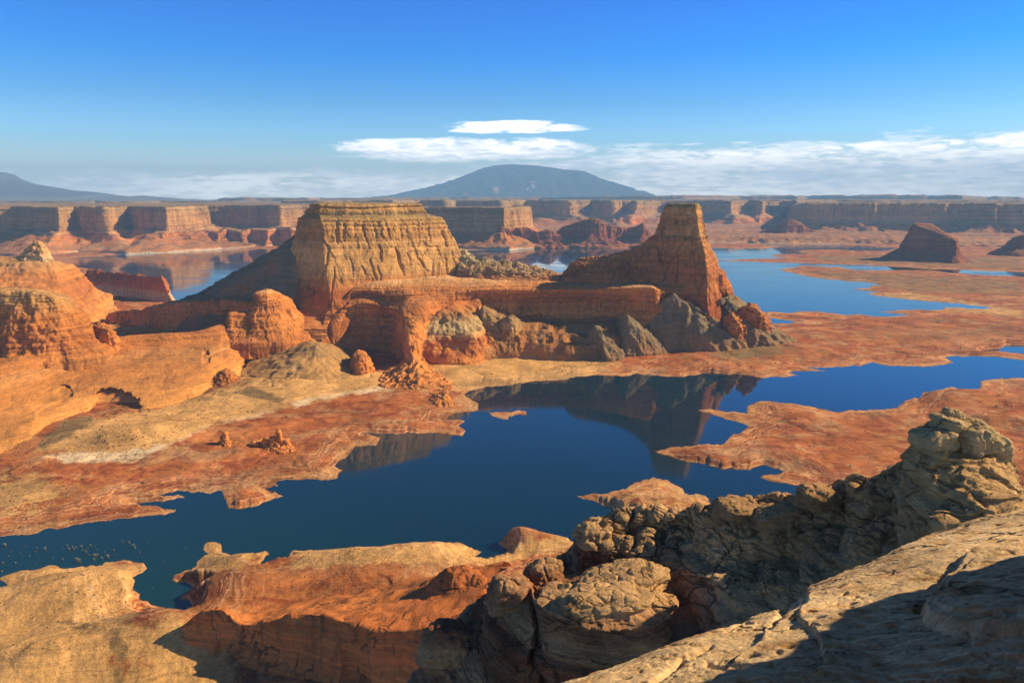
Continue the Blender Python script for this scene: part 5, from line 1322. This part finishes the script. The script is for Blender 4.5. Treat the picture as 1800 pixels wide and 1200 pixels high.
# plain beyond: carries the ground to the horizon
pl = raw_obj('plain', [(-39500, 9000, 240), (39500, 9000, 240), (39500, 39500, 240), (-39500, 39500, 240)], [(0, 1, 2, 3)],
             rock_mat('desert plain', 200, 300, [(200, (0.30, 0.20, 0.12)), (300, (0.30, 0.20, 0.12))], bands=(.1, .0), bands2=(.1, .0), streak=0, fine=.004, grain=(.01, 5.), bump=(.3, 2.), var=.35, blotch=(.22, .17, .10), blotch_scale=.001), False)
tag(pl, 'open desert plain running to the horizon', kind='structure')
# ------------------------------------------------------------------ foreground: red ridge below
rb_f = [Z(300, 1200, 2), Z(318, 1165, 3), Z(380, 1250, 2), Z(480, 1330, 0), Z(600, 1420, 0), Z(760, 1500, 0), Z(900, 1560, 0), Z(1100, 1560, 0)]
rb_l = [D(318, 1150, 480), D(328, 1150, 475), D(388, 1172, 472), D(474, 1190, 462), D(572, 1205, 452), D(700, 1215, 430), D(860, 1240, 420), D(1060, 1240, 400)]
rb_c = [D(318, 1100, 484), D(340, 1082, 484), D(384, 1073, 482), D(425, 1096, 474), D(470, 1088, 470), D(560, 1082, 462), D(660, 1108, 440), D(800, 1104, 435)]
rb_1 = [D(322, 1096, 490), D(346, 1078, 490), D(390, 1070, 490), D(432, 1090, 486), D(480, 1080, 492), D(580, 1074, 490), D(700, 1066, 480), D(850, 1040, 485)]
rb_2 = [D(330, 1098, 502), D(350, 1080, 502), D(400, 1074, 506), D(470, 1076, 515), D(560, 1064, 520), D(650, 1046, 530), D(750, 1022, 530), D(880, 985, 520)]
rb_3 = [G(330, 530, 0), G(360, 540, 0), G(420, 545, 0), G(500, 560, 0), G(600, 575, 4), G(700, 590, 6), G(790, 600, 8), G(900, 610, 8)]
Prb = loft([rb_f, rb_l, rb_c, rb_1, rb_2, rb_3], 560, [30, 44, 16, 24, 20], smooth_u=True, skirt=10,
           amps=[('fbm', [2, 5, 3.5, 3.5, 3, 1], 40, 3), ('spall', [1, 3.0, 1.5, 0, 0, 0], 16, (1, 1, 3)), ('gully', [0, 1, 1.2, 1.6, 1.6, 0], 24, 3.0), ('strata', [.5, 1.2, .9, .5, .3, 0], 4.0), ('fbm', [.4, .5, .4, .5, .5, .3], 7), ('fbm', [.15, .2, .2, .2, .2, .1], 2)])
tag(grid_obj('red_ridge', Prb, M_REDFORE), 'dark red sandstone ridge in shade with a sunlit orange crest, above the near peninsula', 'ridge')
# rounded red domes on its far end
for (px, py, Y, rx, rz, lab) in ((806, 998, 505, 20, 15, 'larger rounded orange sandstone dome on the far end of the red ridge'),
                                 (838, 1010, 500, 10, 10, 'orange sandstone dome on the right side of the larger one'),
                                 (783, 1010, 512, 9, 9, 'small round orange dome on the left side of the larger one')):
    c = D(px, py, Y)
    b = [W3((c[0] + rx * 1.25 * math.cos(a), c[1] + rx * 1.0 * math.sin(a), c[2] - rz * 1.3)) for a in np.linspace(0, 2 * math.pi, 11)[:-1]]
    heap('rock_dome', M_REDFORE, c, b, lab, 'rock dome', 'orange domes on the red ridge', conc=-1.3, fb=(1.6, 10), gu=(.8, 7), st=.5, small=.3, nu=160, nv=52)

# ------------------------------------------------------------------ grey ridge in shade with its knobs
CR = [(760, 1230, 152), (820, 1140, 152), (880, 1062, 152), (930, 1012, 151), (975, 985, 150), (1008, 966, 149), (1020, 942, 148), (1045, 921, 147), (1078, 905, 146), (1110, 897, 145), (1140, 899, 144), (1197, 898, 142), (1236, 891, 140), (1263, 886, 139), (1298, 882, 138),
      (1333, 887, 137), (1357, 878, 136), (1403, 879, 134), (1431, 866, 133), (1469, 862, 132), (1488, 856, 131), (1506, 840, 130), (1547, 836, 128), (1582, 829, 126), (1604, 818, 124), (1700, 832, 118), (1760, 872, 114), (1800, 897, 111), (1850, 920, 108)]


def crest_row(dy, dY, wob=0.0):
    return [D(px - (dy * 0.12 if px < 1000 else 0), py + dy, Y + dY + wob * math.sin(px * 0.021 + dy)) for px, py, Y in CR]


gr = [crest_row(420, -44), crest_row(250, -31, 2), crest_row(165, -22, 2), crest_row(105, -13, 2), crest_row(52, -7, 1.5), crest_row(20, -3, 1), crest_row(0, 0)]
gr += [[(x * 1.0, y + 14, z - 9) for x, y, z in gr[-1]], [(x * 1.0, y + 70, z - 85) for x, y, z in gr[-1]], [(x * 1.0, y + 150, 0) for x, y, z in gr[-1]]]


def grey_post(Q, N, P):
    px, py = project(P)
    H = N.copy()
    # long diagonal joints that climb to the tower, and the undercut above the dark lower beds
    for (x0, y0, x1, y1, w, d) in ((1490, 930, 1660, 840, 5, 1.8), (1380, 945, 1560, 905, 4, 1.2), (1545, 960, 1640, 880, 3, .9), (1660, 840, 1690, 930, 3, .9)):
        t_ = np.clip(((px - x0) * (x1 - x0) + (py - y0) * (y1 - y0)) / ((x1 - x0) ** 2 + (y1 - y0) ** 2), 0, 1)
        dd = np.hypot(px - x0 - t_ * (x1 - x0), py - y0 - t_ * (y1 - y0)) + 5 * perlin(P / 3.0)
        Q = Q - H * (d * np.exp(-(dd / w) ** 2))[..., None]
    yb = 1022 + 0.10 * (px - 1300) + 6 * perlin(P / 6.0)
    rec = sstep(-3, 3, py - yb) * sstep(70, 20, py - yb) * sstep(1170, 1210, px) * sstep(1500, 1460, px)
    Q = Q + np.array([0, 1.0, 0]) * (3.0 * rec)[..., None]
    return Q


nR = len(gr)
Pg = loft(gr, 1150, [16, 40, 60, 70, 60, 30, 16, 10, 6], smooth_u=True, skirt=20,
          amps=[('fbm', [1.2, 1.6, 1.8, 1.8, 1.6, 1.2, .8, 1, 1, 0], 20, 3), ('strata', [.4, .7, .8, .6, .25, .1, .1, 0, 0, 0], 3.0, 3.0), ('strata', [.2, .28, .3, .25, .15, .1, 0, 0, 0, 0], 1.0, 2.0),
                ('knob', [0, 0, .2, .7, 1.3, 1.3, 1.0, .5, 0, 0], 6.0, (1.4, 1.4, .8)), ('knob', [0, 0, .1, .35, .7, .8, .75, .3, 0, 0], 2.3, (1.3, 1.3, .75)), ('spall', [.5, .8, .8, .6, .5, .4, .3, 0, 0, 0], 6.0, (1.5, 1.5, .8)), ('spall', [.1, .2, .25, .25, .25, .25, .2, 0, 0, 0], 1.6, (1.8, 1.8, .45)),
                ('fbm', [.2, .25, .3, .3, .3, .3, .3, .3, 0, 0], 2.0)], post=grey_post)
tag(grid_obj('grey_ridge', Pg, M_FORE), 'grey knobbly sandstone ridge in shade crossing the lower right foreground', 'ridge')

# rounded bedded mass in front of it, split by one deep crack
ms = [[D(690, 1420, 136), D(760, 1430, 120), D(850, 1440, 112), D(930, 1440, 107), D(1010, 1430, 103), D(1100, 1400, 102), D(1200, 1350, 106), D(1290, 1260, 114)] + bk([(1270, 150, 205), (1080, 166, 200), (880, 172, 196), (720, 165, 196)]),
      [D(728, 1210, 141), D(795, 1205, 126), D(866, 1208, 118), D(932, 1208, 113), D(1010, 1205, 109), D(1098, 1196, 108), D(1190, 1175, 111), D(1250, 1140, 119)] + bk([(1240, 148, 226), (1080, 162, 220), (890, 166, 214), (748, 160, 214)]),
      [D(770, 1150, 143), D(820, 1145, 128), D(872, 1150, 119.5), D(932, 1152, 114.5), D(1009, 1152, 110.5), D(1094, 1148, 109.5), D(1180, 1132, 112.5), D(1225, 1108, 120)] + bk([(1215, 146, 238), (1075, 158, 232), (895, 162, 226), (785, 158, 226)]),
      [D(810, 1098, 146), D(846, 1090, 131), D(882, 1096, 121.5), D(933, 1100, 116.5), D(1008, 1102, 112.5), D(1088, 1098, 111.5), D(1165, 1086, 114.5), D(1200, 1068, 122)] + bk([(1190, 144, 246), (1070, 155, 241), (900, 158, 236), (820, 154, 236)]),
      [D(846, 1060, 148), D(866, 1050, 134), D(890, 1058, 125), D(936, 1062, 120), D(1006, 1062, 116), D(1082, 1058, 115), D(1148, 1050, 118), D(1176, 1036, 125)] + bk([(1160, 142, 251), (1060, 150, 247), (910, 152, 244), (850, 151, 242)]),
      [D(868, 1044, 149), D(884, 1032, 138), D(908, 1034, 131), D(948, 1034, 126), D(1010, 1030, 122), D(1078, 1028, 122), D(1128, 1024, 126), D(1146, 1018, 131)] + bk([(1130, 140, 255), (1050, 145, 252), (930, 147, 249), (880, 148, 247)]),
      [D(1010, 1012, 136)] * 12]


def mass_post(Q, N, P):
    px, py = project(P)
    cx = 932 + (py - 1030) * 0.10 + 3 * np.sin(py / 19.0)
    cr = np.exp(-((px - cx) / 5.0) ** 2) * sstep(1016, 1032, py)
    Q = Q + np.array([0.0, 1.0, 0.0]) * (5.5 * cr)[..., None]
    return Q


Pm = loft(ms, 900, [30, 70, 60, 60, 44, 30], closed=True, smooth_u=True, skirt=20,
          amps=[('fbm', [1, 1.3, 1.3, 1.2, 1.0, .8, .3], 16, 3), ('strata', [.5, .75, .8, .8, .5, .3, 0], 2.6, 2.4), ('strata', [.2, .3, .32, .3, .25, .15, 0], .9, 1.6),
                ('spall', [.6, .7, .6, .5, .3, .2, 0], 7.5, (1.2, 1.2, 1.4)), ('knob', [0, 0, .1, .25, .6, .9, .4], 5.5, (1.5, 1.5, .6)), ('spall', [.2, .25, .28, .28, .28, .28, .1], 1.8, (2.0, 2.0, .4)), ('fbm', [.18, .18, .18, .2, .22, .25, .2], 1.8)], post=mass_post)
tag(grid_obj('sandstone_mass', Pm, M_FORE, closed=True), 'rounded banded sandstone mass split by one deep dark crack, at the bottom middle', 'rock mass')

# tower at its right end with a balanced cap of boulders
KT = 1.26


def away(P, k=KT):
    return [(x * k, y * k, EYE + (z - EYE) * k) for x, y, z in P]


tw = [ring((1540, 92, 272), (1580, 82, 274), (1650, 76, 276), (1730, 74, 276), (1800, 78, 276), (1830, 92, 276), (1760, 108, 270), (1620, 110, 270)),
      [D(1578, 860, 94), D(1600, 905, 86), D(1650, 925, 80), D(1725, 915, 78), D(1785, 895, 80), D(1800, 895, 90), G(1745, 103, 284), G(1630, 105, 284)],
      [D(1592, 830, 95), D(1612, 868, 88), D(1655, 878, 84), D(1722, 870, 82), D(1768, 858, 83), D(1777, 858, 91), G(1735, 101, 290), G(1640, 102, 290)],
      [D(1602, 802, 95), D(1618, 822, 89), D(1658, 834, 86), D(1718, 836, 85), D(1752, 828, 86), D(1758, 820, 92), G(1728, 99, 294), G(1645, 100, 294)],
      [D(1611, 784, 95), D(1626, 792, 91), D(1662, 802, 88), D(1712, 808, 87), D(1744, 806, 88), D(1750, 800, 93), G(1722, 98, 297), G(1650, 99, 297)],
      ring(*[(1682, 93, 298.6)] * 8)]
tw = [away(r) for r in tw]
Ptw = loft(tw, 420, [20, 30, 30, 24, 8], closed=True, smooth_u=True, skirt=8, amps=[('fbm', [1, 1.2, 1.1, .9, .6, .1], 10, 3), ('strata', [.4, .6, .6, .5, .4, 0], 2.0, 2.0), ('spall', [.5, .9, 1.0, .8, .4, 0], 5.0, (1, 1, 1.5)), ('spall', [.2, .25, .25, .25, .2, 0], 1.6, (1.7, 1.7, .5)), ('fbm', [.15, .15, .15, .15, .15, .05], 1.2)])
tower = grid_obj('rock_tower', Ptw, M_FORE, closed=True)
tag(tower, 'grey sandstone tower at the right end of the ridge, capped by split boulders', 'rock tower')


gc = 'cap boulders on the grey tower'
boulder('boulder', D(1642, 772, 114.7), (3.15, 3.28, 1.95), M_CAP, 'wide layered cap boulder at the left of the tower top', 'boulder', gc, seed=1, tilt=(0, 0.20, 0.2))
boulder('boulder', D(1712, 778, 113.4), (2.65, 3.02, 2.90), M_CAP, 'blocky cap boulder overhanging the neck at the middle of the tower top', 'boulder', gc, seed=2, tilt=(0, .1, .3), boxy=4)
boulder('boulder', D(1742, 786, 113.4), (1.95, 2.52, 2.21), M_CAP, 'squared cap boulder jutting out at the right of the tower top', 'boulder', gc, seed=5, tilt=(0, .15, .1), boxy=5)
boulder('boulder', D(1668, 748, 115.9), (2.65, 2.77, 1.51), M_CAP, 'flat boulder under the summit stone of the tower', 'boulder', gc, seed=4, tilt=(0, -.2, .2))
boulder('boulder', D(1704, 752, 117.2), (2.02, 2.39, 1.26), M_CAP, 'sloping boulder right of the summit stone of the tower', 'boulder', gc, seed=7, tilt=(0, .45, .2))
boulder('boulder', D(1674, 731, 117.2), (1.51, 1.76, 1.20), M_CAP, 'topmost small stone of the tower', 'boulder', gc, seed=6)
# big knobs of the near group
gk = 'pale knobs of the near rock group'
boulder('sandstone_boulder', D(1092, 1026, 124), (8.6, 5.5, 3.1), M_FORE, 'widest pale boulder with a sunlit layered top in the lower middle', 'boulder', gk, seed=11, tilt=(0, .14, .3), n=170, boxy=2.6)
boulder('sandstone_boulder', D(1066, 1062, 117), (8.0, 4.5, 2.6), M_FORE, 'broad ledge boulder just below the widest pale boulder', 'boulder', gk, seed=12, tilt=(0, .06, .2), n=170, boxy=3)
boulder('sandstone_boulder', D(957, 1012, 132), (3.9, 3.4, 3.2), M_FORE, 'small round boulder left of the widest pale one, above the dark crack', 'boulder', gk, seed=13, n=130, boxy=2.6)
boulder('sandstone_boulder', D(896, 1048, 126), (4.2, 4.0, 3.6), M_FORE, 'pale pointed boulder standing left of the dark crack', 'boulder', gk, seed=14, n=140, tilt=(0, .1, 0), boxy=2.8)
boulder('sandstone_boulder', D(790, 1140, 133), (6.0, 5, 5.0), M_FORE, 'dark reddish boulder lowest on the left of the banded rock mass', 'boulder', gk, seed=16, n=140, boxy=2.6)
boulder('sandstone_boulder', D(1046, 948, 141), (4.6, 4, 4.2), M_FORE, 'lumpy boulder pile at the left end of the grey ridge crest', 'boulder', gk, seed=15, n=150, boxy=2.5, rough=1.5)
boulder('sandstone_boulder', D(1300, 896, 134), (4.6, 3.6, 1.9), M_FORE, 'rounded pale boulder sitting on the middle of the grey ridge crest', 'boulder', gk, seed=17, n=130, tilt=(0, -.15, .2))
boulder('sandstone_boulder', D(1368, 908, 130), (4.6, 3.4, 2.0), M_FORE, 'flat pale boulder right of the rounded one on the grey ridge', 'boulder', gk, seed=18, n=130, tilt=(0, .2, .1))
boulder('sandstone_boulder', D(1446, 876, 130), (4.6, 3.4, 2.2), M_FORE, 'layered brown boulder on the crest halfway to the tower', 'boulder', gk, seed=19, n=130, tilt=(0, -.2, .2))

# ------------------------------------------------------------------ golden slab at the lower right
s_n = [D(600, 1900, 5.6), D(900, 1560, 6.2), D(1060, 1560, 6.0), D(1250, 1540, 5.8), D(1500, 1500, 5.6), D(1800, 1450, 5.8), D(2100, 1400, 6.0), D(2500, 1350, 6.6)]
s_0 = [D(620, 1500, 7.6), D(930, 1300, 8.6), D(1060, 1290, 8.2), D(1250, 1270, 8.0), D(1500, 1240, 8.0), D(1800, 1200, 8.4), D(2100, 1150, 9.0), D(2500, 1100, 10)]
s_1 = [D(640, 1440, 8.0), D(950, 1240, 9.0), D(1070, 1220, 9.1), D(1260, 1190, 9.5), D(1500, 1150, 10.2), D(1800, 1095, 11.4), D(2100, 1040, 13), D(2500, 1000, 15)]
s_2 = [D(660, 1400, 8.5), D(965, 1218, 9.6), D(1080, 1190, 10.0), D(1280, 1140, 11.0), D(1500, 1085, 12.3), D(1800, 1020, 14.4), D(2100, 960, 17), D(2500, 920, 20)]
s_3 = [D(680, 1370, 9.0), D(975, 1204, 10.2), D(1090, 1170, 10.8), D(1315, 1092, 13.0), D(1510, 1030, 15.2), D(1800, 952, 18.4), D(2100, 890, 22.5), D(2500, 850, 26)]
s_c = [D(700, 1345, 9.3), D(980, 1197, 10.6), D(1098, 1160, 11.6), D(1330, 1078, 14.6), D(1505, 1008, 18.0), D(1690, 930, 22.5), D(2000, 862, 30), D(2500, 800, 36)]
s_k = [G(680, 10.4, 318), G(975, 11.8, 319.3), G(1092, 12.9, 319), G(1322, 16.3, 318.2), G(1495, 20, 317), G(1680, 25, 316), G(1990, 33, 314.5), G(2500, 40, 314)]
s_d = [G(660, 12, 300), G(960, 13.5, 300), G(1080, 15, 300), G(1310, 19, 300), G(1480, 23, 300), G(1660, 28, 300), G(1980, 37, 300), G(2500, 44, 300)]


def slab_post(Q, N, P):
    px, py = project(P)
    up = np.array([0, 0, 1.0])
    x, y = Q[..., 0], Q[..., 1]
    # thin beds that end in crooked little scarps, sloping left-down
    w = fbm(Q / 2.2, 4)
    h = np.zeros(x.shape)
    def bed(line, hgt, soft=2.0):
        """everything to the lower-right of the pixel polyline is one bed higher"""
        line = np.asarray(line, float)
        lx = np.interp(py + 5 * w, line[:, 1], line[:, 0], left=line[0, 0] + 4000 * 0, right=line[-1, 0])
        return hgt * sstep(-soft, soft, px + 9 * w - lx)
    # upper raised bed (ends in the rounded ledge at right)
    led = np.array([(1850, 960), (1730, 985), (1690, 1000), (1650, 1045), (1640, 1075), (1617, 1095), (1618, 1120), (1660, 1140), (1720, 1152), (1850, 1148), (2600, 1140), (2600, 900)], float)
    ins = poly_mask(px + 6 * w, py + 4 * w, led)
    d = seg_dist((px + 6 * w).astype(np.float32), (py + 4 * w).astype(np.float32), led)
    h += 0.26 * sstep(0, 9, np.where(ins, d, 0)) + 0.07 * sstep(18, 22, np.where(ins, d, 0)) + 0.06 * sstep(45, 70, np.where(ins, d, 0))
    for pl_, hh in (([(1430, 1020), (1418, 1045), (1405, 1085), (1412, 1110), (1432, 1122), (1440, 1150), (1446, 1180), (1400, 1230)], 0.10),
                    ([(1415, 1030), (1400, 1062), (1380, 1090), (1355, 1112), (1340, 1135), (1300, 1160), (1260, 1200), (1200, 1260)], 0.10),
                    ([(1480, 1000), (1500, 1130), (1520, 1150), (1560, 1165), (1620, 1172), (1700, 1176), (2600, 1178)], 0.0)):
        h += bed(pl_, hh)
    for off, hh in ((1158, -0.05), (1172, -0.06), (1186, -0.05), (1197, -0.06), (1212, -.08)):
        yy = off + 12 * w + 0.00006 * (px - 1640) ** 2
        h += hh * sstep(-1.5, 1.5, py - yy) * sstep(1440, 1560, px)
    # slanting slots with loose plates at the lower left of the slab
    for (ax, ay, bx, by, dep) in ((1150, 1195, 1200, 1160, .16), (1245, 1165, 1300, 1180, .14), (1350, 1112, 1385, 1075, .18), (1375, 1068, 1392, 1042, .20), (1280, 1108, 1310, 1085, .10), (1215, 1155, 1250, 1140, .10)):
        t = np.clip(((px - ax) * (bx - ax) + (py - ay) * (by - ay)) / ((bx - ax) ** 2 + (by - ay) ** 2), 0, 1)
        dd = np.hypot(px - ax - t * (bx - ax), (py - ay - t * (by - ay)) * 1.4) + 4 * w
        h -= dep * np.exp(-(dd / 6.0) ** 2)
    # pitted skin
    q = Q / np.array([.45, .6, .25])
    f1, f2 = cells(q + 0.4 * fbm(Q / .4, 2)[..., None])
    h -= 0.07 * sstep(.36, .12, f1) * sstep(-.1, .35, fbm(Q / 1.6 + 7, 3))
    q2 = Q / np.array([.16, .22, .1])
    g1, g2 = cells(q2)
    h -= 0.022 * sstep(.4, .1, g1) * sstep(-.2, .3, fbm(Q / 1.1 + 2, 3))
    fl_ = cell_rand((Q + 0.25 * np.stack([fbm(Q / .5, 3), fbm(Q / .5 + 9, 3), 0 * x], -1)) / np.array([.85, .40, 3.0]))
    h += 0.030 * (fl_ - 0.5) * sstep(-.3, .4, fbm(Q / 2.4 + 5, 2))
    h += 0.035 * fbm(Q / np.array([.8, .35, .3]), 5, .55) + 0.008 * fbm(Q / .06, 3)
    return Q + up * h[..., None]


Psl = loft([s_n, s_0, s_1, s_2, s_3, s_c, s_k, s_d], 1000, [30, 130, 130, 130, 90, 20, 14], smooth_u=True, smooth_v=True, skirt=0,
           amps=[('fbm', [.1, .10, .10, .10, .12, .10, .1, .1], 3.5, 3)], post=slab_post)
tag(grid_obj('sandstone_slab', Psl, M_SLAB), 'sunlit golden sandstone slab with thin broken beds, half in shadow at the lower right', 'rock slab')
# outcrop to the right of the viewpoint, whose shadow lies over the slab
oc = [[G(1980 + 0, 16.5, 318), (17.0, 15.5, 318), (24, 20, 317), (34, 30, 316), (60, 40, 312), (60, -20, 312), (10, -16, 318), (5.6, 4, 321)],
      [(11.6, 13.2, 322.5), (17.0, 17.2, 322.5), (24, 22, 321.5), (34, 30, 320), (55, 38, 318), (55, -18, 318), (10, -12, 323), (6.4, 5.5, 323.5)],
      [(11.2, 12.8, 325.2), (17.2, 17.0, 324.4), (24.5, 22, 323.9), (34, 28, 323), (50, 34, 322), (50, -14, 324), (11, -9, 327), (7.4, 6.5, 327.4)],
      [(12.0, 12.4, 327.0), (17.6, 16.2, 325.8), (25, 21, 325.2), (34, 26, 324.6), (46, 30, 324.6), (46, -10, 326), (12, -6, 329), (8.8, 7.2, 329.4)],
      [(20, 9, 327.8)] * 8]
Poc = loft(oc, 260, [20, 26, 16, 20], closed=True, smooth_u=True, amps=[('fbm', [.3, .35, .35, .25, .2], 3), ('strata', [.1, .15, .15, .1, 0], .8, .5), ('fbm', [.06, .06, .06, .06, .05], .5)])
tag(grid_obj('rock_outcrop', Poc, M_SLAB, closed=True), 'layered golden outcrop beside the viewpoint that shades the slab', 'rock outcrop')
# the ground the photographer stands on
Pst = loft([[(-9, 7.0, 318), (-3, 6.6, 319), (3, 5.8, 320.5), (8, 5.0, 321)], [(-8, 4.2, 325.5), (-3, 4.0, 326), (3, 3.4, 326.3), (8, 3.0, 326.5)], [(-8, 2.2, 328), (-3, 2.0, 328.2), (3, 1.8, 328.2), (8, 1.6, 328.3)], [(-9, -14, 328.4), (-3, -14, 328.4), (3, -14, 328.4), (9, -14, 328.4)]],
           90, [14, 12, 24], smooth_u=True, amps=[('fbm', .12, 2), ('fbm', .03, .4)])
tag(grid_obj('viewpoint_ground', Pst, M_SLAB), 'rock ledge under the viewpoint', kind='structure')
# ------------------------------------------------------------------ small things
rs = np.random.default_rng(5)
mb, t = new_mat('dry brush')
ob = t.n('ShaderNodeObjectInfo')
t.n('ShaderNodeOutputMaterial', {'Surface': t.n('ShaderNodeBsdfPrincipled', {'Base Color': t.mix(ob.outputs['Random'], (0.42, 0.34, 0.22), (0.26, 0.22, 0.14)), 'Roughness': 0.9}).outputs[0]})
mg, t = new_mat('desert scrub')
pn = t.noise(t.n('ShaderNodeNewGeometry').outputs['Position'], 0.35, 2.0)
t.n('ShaderNodeOutputMaterial', {'Surface': t.n('ShaderNodeBsdfPrincipled', {'Base Color': t.mix(pn, (0.055, 0.060, 0.030), (0.13, 0.10, 0.05)), 'Roughness': 0.9}).outputs[0]})


def tuft(n, h, w, r, thick):
    V, F = [], []
    for k in range(n):
        a = r.random() * 2 * math.pi; l = h * (0.5 + 0.6 * r.random()); s = w * (0.25 + 0.75 * r.random())
        b = np.array([math.cos(a), math.sin(a), 0]); q = np.array([-b[1], b[0], 0]) * thick
        p0 = b * 0.08 * w; p1 = b * s * 0.55 + np.array([0, 0, l * 0.7]); p2 = b * s + np.array([0, 0, l])
        i = len(V)
        V += [p0 - q, p0 + q, p1 + q, p1 - q, p2 + q * .5, p2 - q * .5]
        F += [(i, i + 1, i + 2, i + 3), (i + 3, i + 2, i + 4, i + 5)]
    return np.array(V), np.array(F)


V, F = tuft(46, 3.0, 1.6, rs, 0.09)
bush0 = raw_obj('brush_clump', V, F, mb, False)
gbush = 'drowned brush standing in the shallow cove'
spots = [(62, 970), (52, 978), (80, 966), (36, 972), (20, 970), (15, 978), (6, 990), (4, 1005), (28, 990), (63, 990), (66, 964), (112, 964), (118, 960), (122, 966), (128, 962), (131, 966), (135, 963), (145, 968), (144, 962),
         (155, 964), (157, 976), (163, 975), (168, 978), (172, 976), (175, 983), (166, 984), (180, 982), (184, 970), (191, 980), (160, 960), (167, 961), (170, 966), (215, 951), (218, 954), (227, 951), (228, 955), (236, 961), (238, 964),
         (260, 953), (246, 971), (93, 981), (111, 984), (135, 984), (134, 988), (140, 987), (152, 972), (288, 988), (326, 963), (268, 1033), (200, 968), (206, 976), (10, 960), (45, 960), (82, 992)]
bushes = []
for k, (px, py) in enumerate(spots):
    o = bush0 if k == 0 else bush0.copy()
    if k: COL.objects.link(o)
    p = Z(px, py, 0)
    s = 0.35 + 0.95 * rs.random() ** 2 * (1.7 if k in (0, 9, 12, 26) else 1)
    o.location = (p[0], p[1], -0.25)
    o.scale = (s * 1.15, s * 1.15, s)
    o.rotation_euler = (0, 0, rs.random() * 6.28)
    tag(o, 'tuft of pale drowned brush standing in the shallow cove at the lower left', 'brush', gbush)


# scrub and stones scattered over the flats: uncountable, one mesh each
def scatter_points(n, polys, seed):
    r = np.random.default_rng(seed)
    out = []
    for poly, k in polys:
        p = np.asarray(poly, float)
        lo, hi = p.min(0), p.max(0)
        c = r.random((k * 4, 2)) * (hi - lo) + lo
        m = poly_mask(c[:, 0], c[:, 1], p)
        c = c[m][:k]
        out.append(np.array([Z(x, y, 5.0)[:2] for x, y in c]))
    return np.concatenate(out)


def scatter(name, pts, mat, size, kind, label, seed):
    r = np.random.default_rng(seed)
    h, sd = ground(pts[:, 0], pts[:, 1], True)
    keep = sd > 2.5
    pts, h = pts[keep], h[keep]
    Vs, Fs, n0 = [], [], 0
    for (x, y), z in zip(pts, h):
        s = size * (0.4 + 1.1 * r.random() ** 2) * min(1.0, max(0.38, math.hypot(x, y) / 1300))
        if kind == 'scrub':
            V, F = tuft(9, s * 0.9, s, r, s * 0.20)
        else:
            base = np.array([(-1, -1, -.5), (1, -1, -.5), (1, 1, -.5), (-1, 1, -.5), (-.7, -.7, .6), (.7, -.7, .6), (.7, .7, .6), (-.7, .7, .6)], float)
            V = base * s * 0.5 * (0.7 + 0.6 * r.random((8, 3)))
            a = r.random() * 6.28
            V[:, :2] = V[:, :2] @ np.array([[math.cos(a), -math.sin(a)], [math.sin(a), math.cos(a)]])
            F = np.array([(0, 1, 5, 4), (1, 2, 6, 5), (2, 3, 7, 6), (3, 0, 4, 7), (4, 5, 6, 7)])
        Vs.append(V + np.array([x, y, z])); Fs.append(F + n0); n0 += len(V)
    o = raw_obj(name, np.concatenate(Vs), np.concatenate(Fs), mat, False)
    return tag(o, label, kind='stuff')


scr = scatter_points(0, [([(420, 690), (440, 640), (540, 605), (620, 640), (700, 665), (560, 690), (500, 712)], 260), ([(60, 790), (110, 742), (250, 724), (420, 672), (505, 714), (365, 746), (240, 810)], 260), ([(0, 830), (300, 820), (600, 760), (800, 740), (800, 780), (560, 840), (300, 880), (0, 930)], 320),
                         ([(0, 1010), (220, 1010), (300, 1090), (300, 1200), (0, 1200)], 130), ([(300, 1030), (480, 990), (820, 970), (860, 1000), (700, 1060), (400, 1070)], 90), ([(850, 620), (1250, 620), (1400, 600), (1400, 650), (1000, 655), (860, 670)], 220),
                         ([(1320, 720), (1620, 700), (1800, 680), (1800, 860), (1500, 850), (1330, 800)], 110), ([(1350, 570), (1800, 560), (1800, 605), (1500, 640), (1350, 640)], 130), ([(1420, 480), (1800, 500), (1800, 540), (1560, 510)], 160)], 3)
scatter('desert_scrub', scr, mg, 1.7, 'scrub', 'low dark desert scrub dotted over the red and tan flats', 8)
rub = scatter_points(0, [([(75, 803), (120, 812), (245, 808), (368, 746), (350, 738), (200, 785), (130, 795)], 420), ([(0, 800), (60, 780), (60, 830), (0, 860)], 110), ([(20, 880), (130, 885), (130, 920), (20, 925)], 160), ([(640, 680), (700, 640), (790, 660), (810, 700), (700, 715)], 320),
                         ([(1010, 600), (1320, 600), (1330, 630), (1010, 630)], 260), ([(440, 780), (560, 780), (560, 805), (440, 800)], 90), ([(160, 1050), (290, 1060), (250, 1100), (160, 1100)], 120)], 4)
scatter('rubble', rub, M_TERR, 1.8, 'stone', 'scattered stones on the shore flats', 9)

# haze: the clear but bluish desert air over the whole place
hm = bpy.data.materials.new('haze')
hm.use_nodes = True
t = NT(hm.node_tree)
vol = t.n('ShaderNodeVolumePrincipled', {'Color': (0.30, 0.60, 1.0, 1), 'Density': 4.5e-5, 'Anisotropy': 0.0})
t.n('ShaderNodeOutputMaterial', {'Volume': vol.outputs[0]})
A = 40000.0
zb, zt = -75.0, 1900.0
hv = [(-A, -3000, zb), (A, -3000, zb), (A, A, zb), (-A, A, zb), (-A, -3000, zt), (A, -3000, zt), (A, A, zt), (-A, A, zt)]
hz = raw_obj('haze', hv, [(3, 2, 1, 0), (4, 5, 6, 7), (0, 1, 5, 4), (1, 2, 6, 5), (2, 3, 7, 6), (3, 0, 4, 7)], hm, False)
tag(hz, 'thin blue desert haze', kind='stuff')
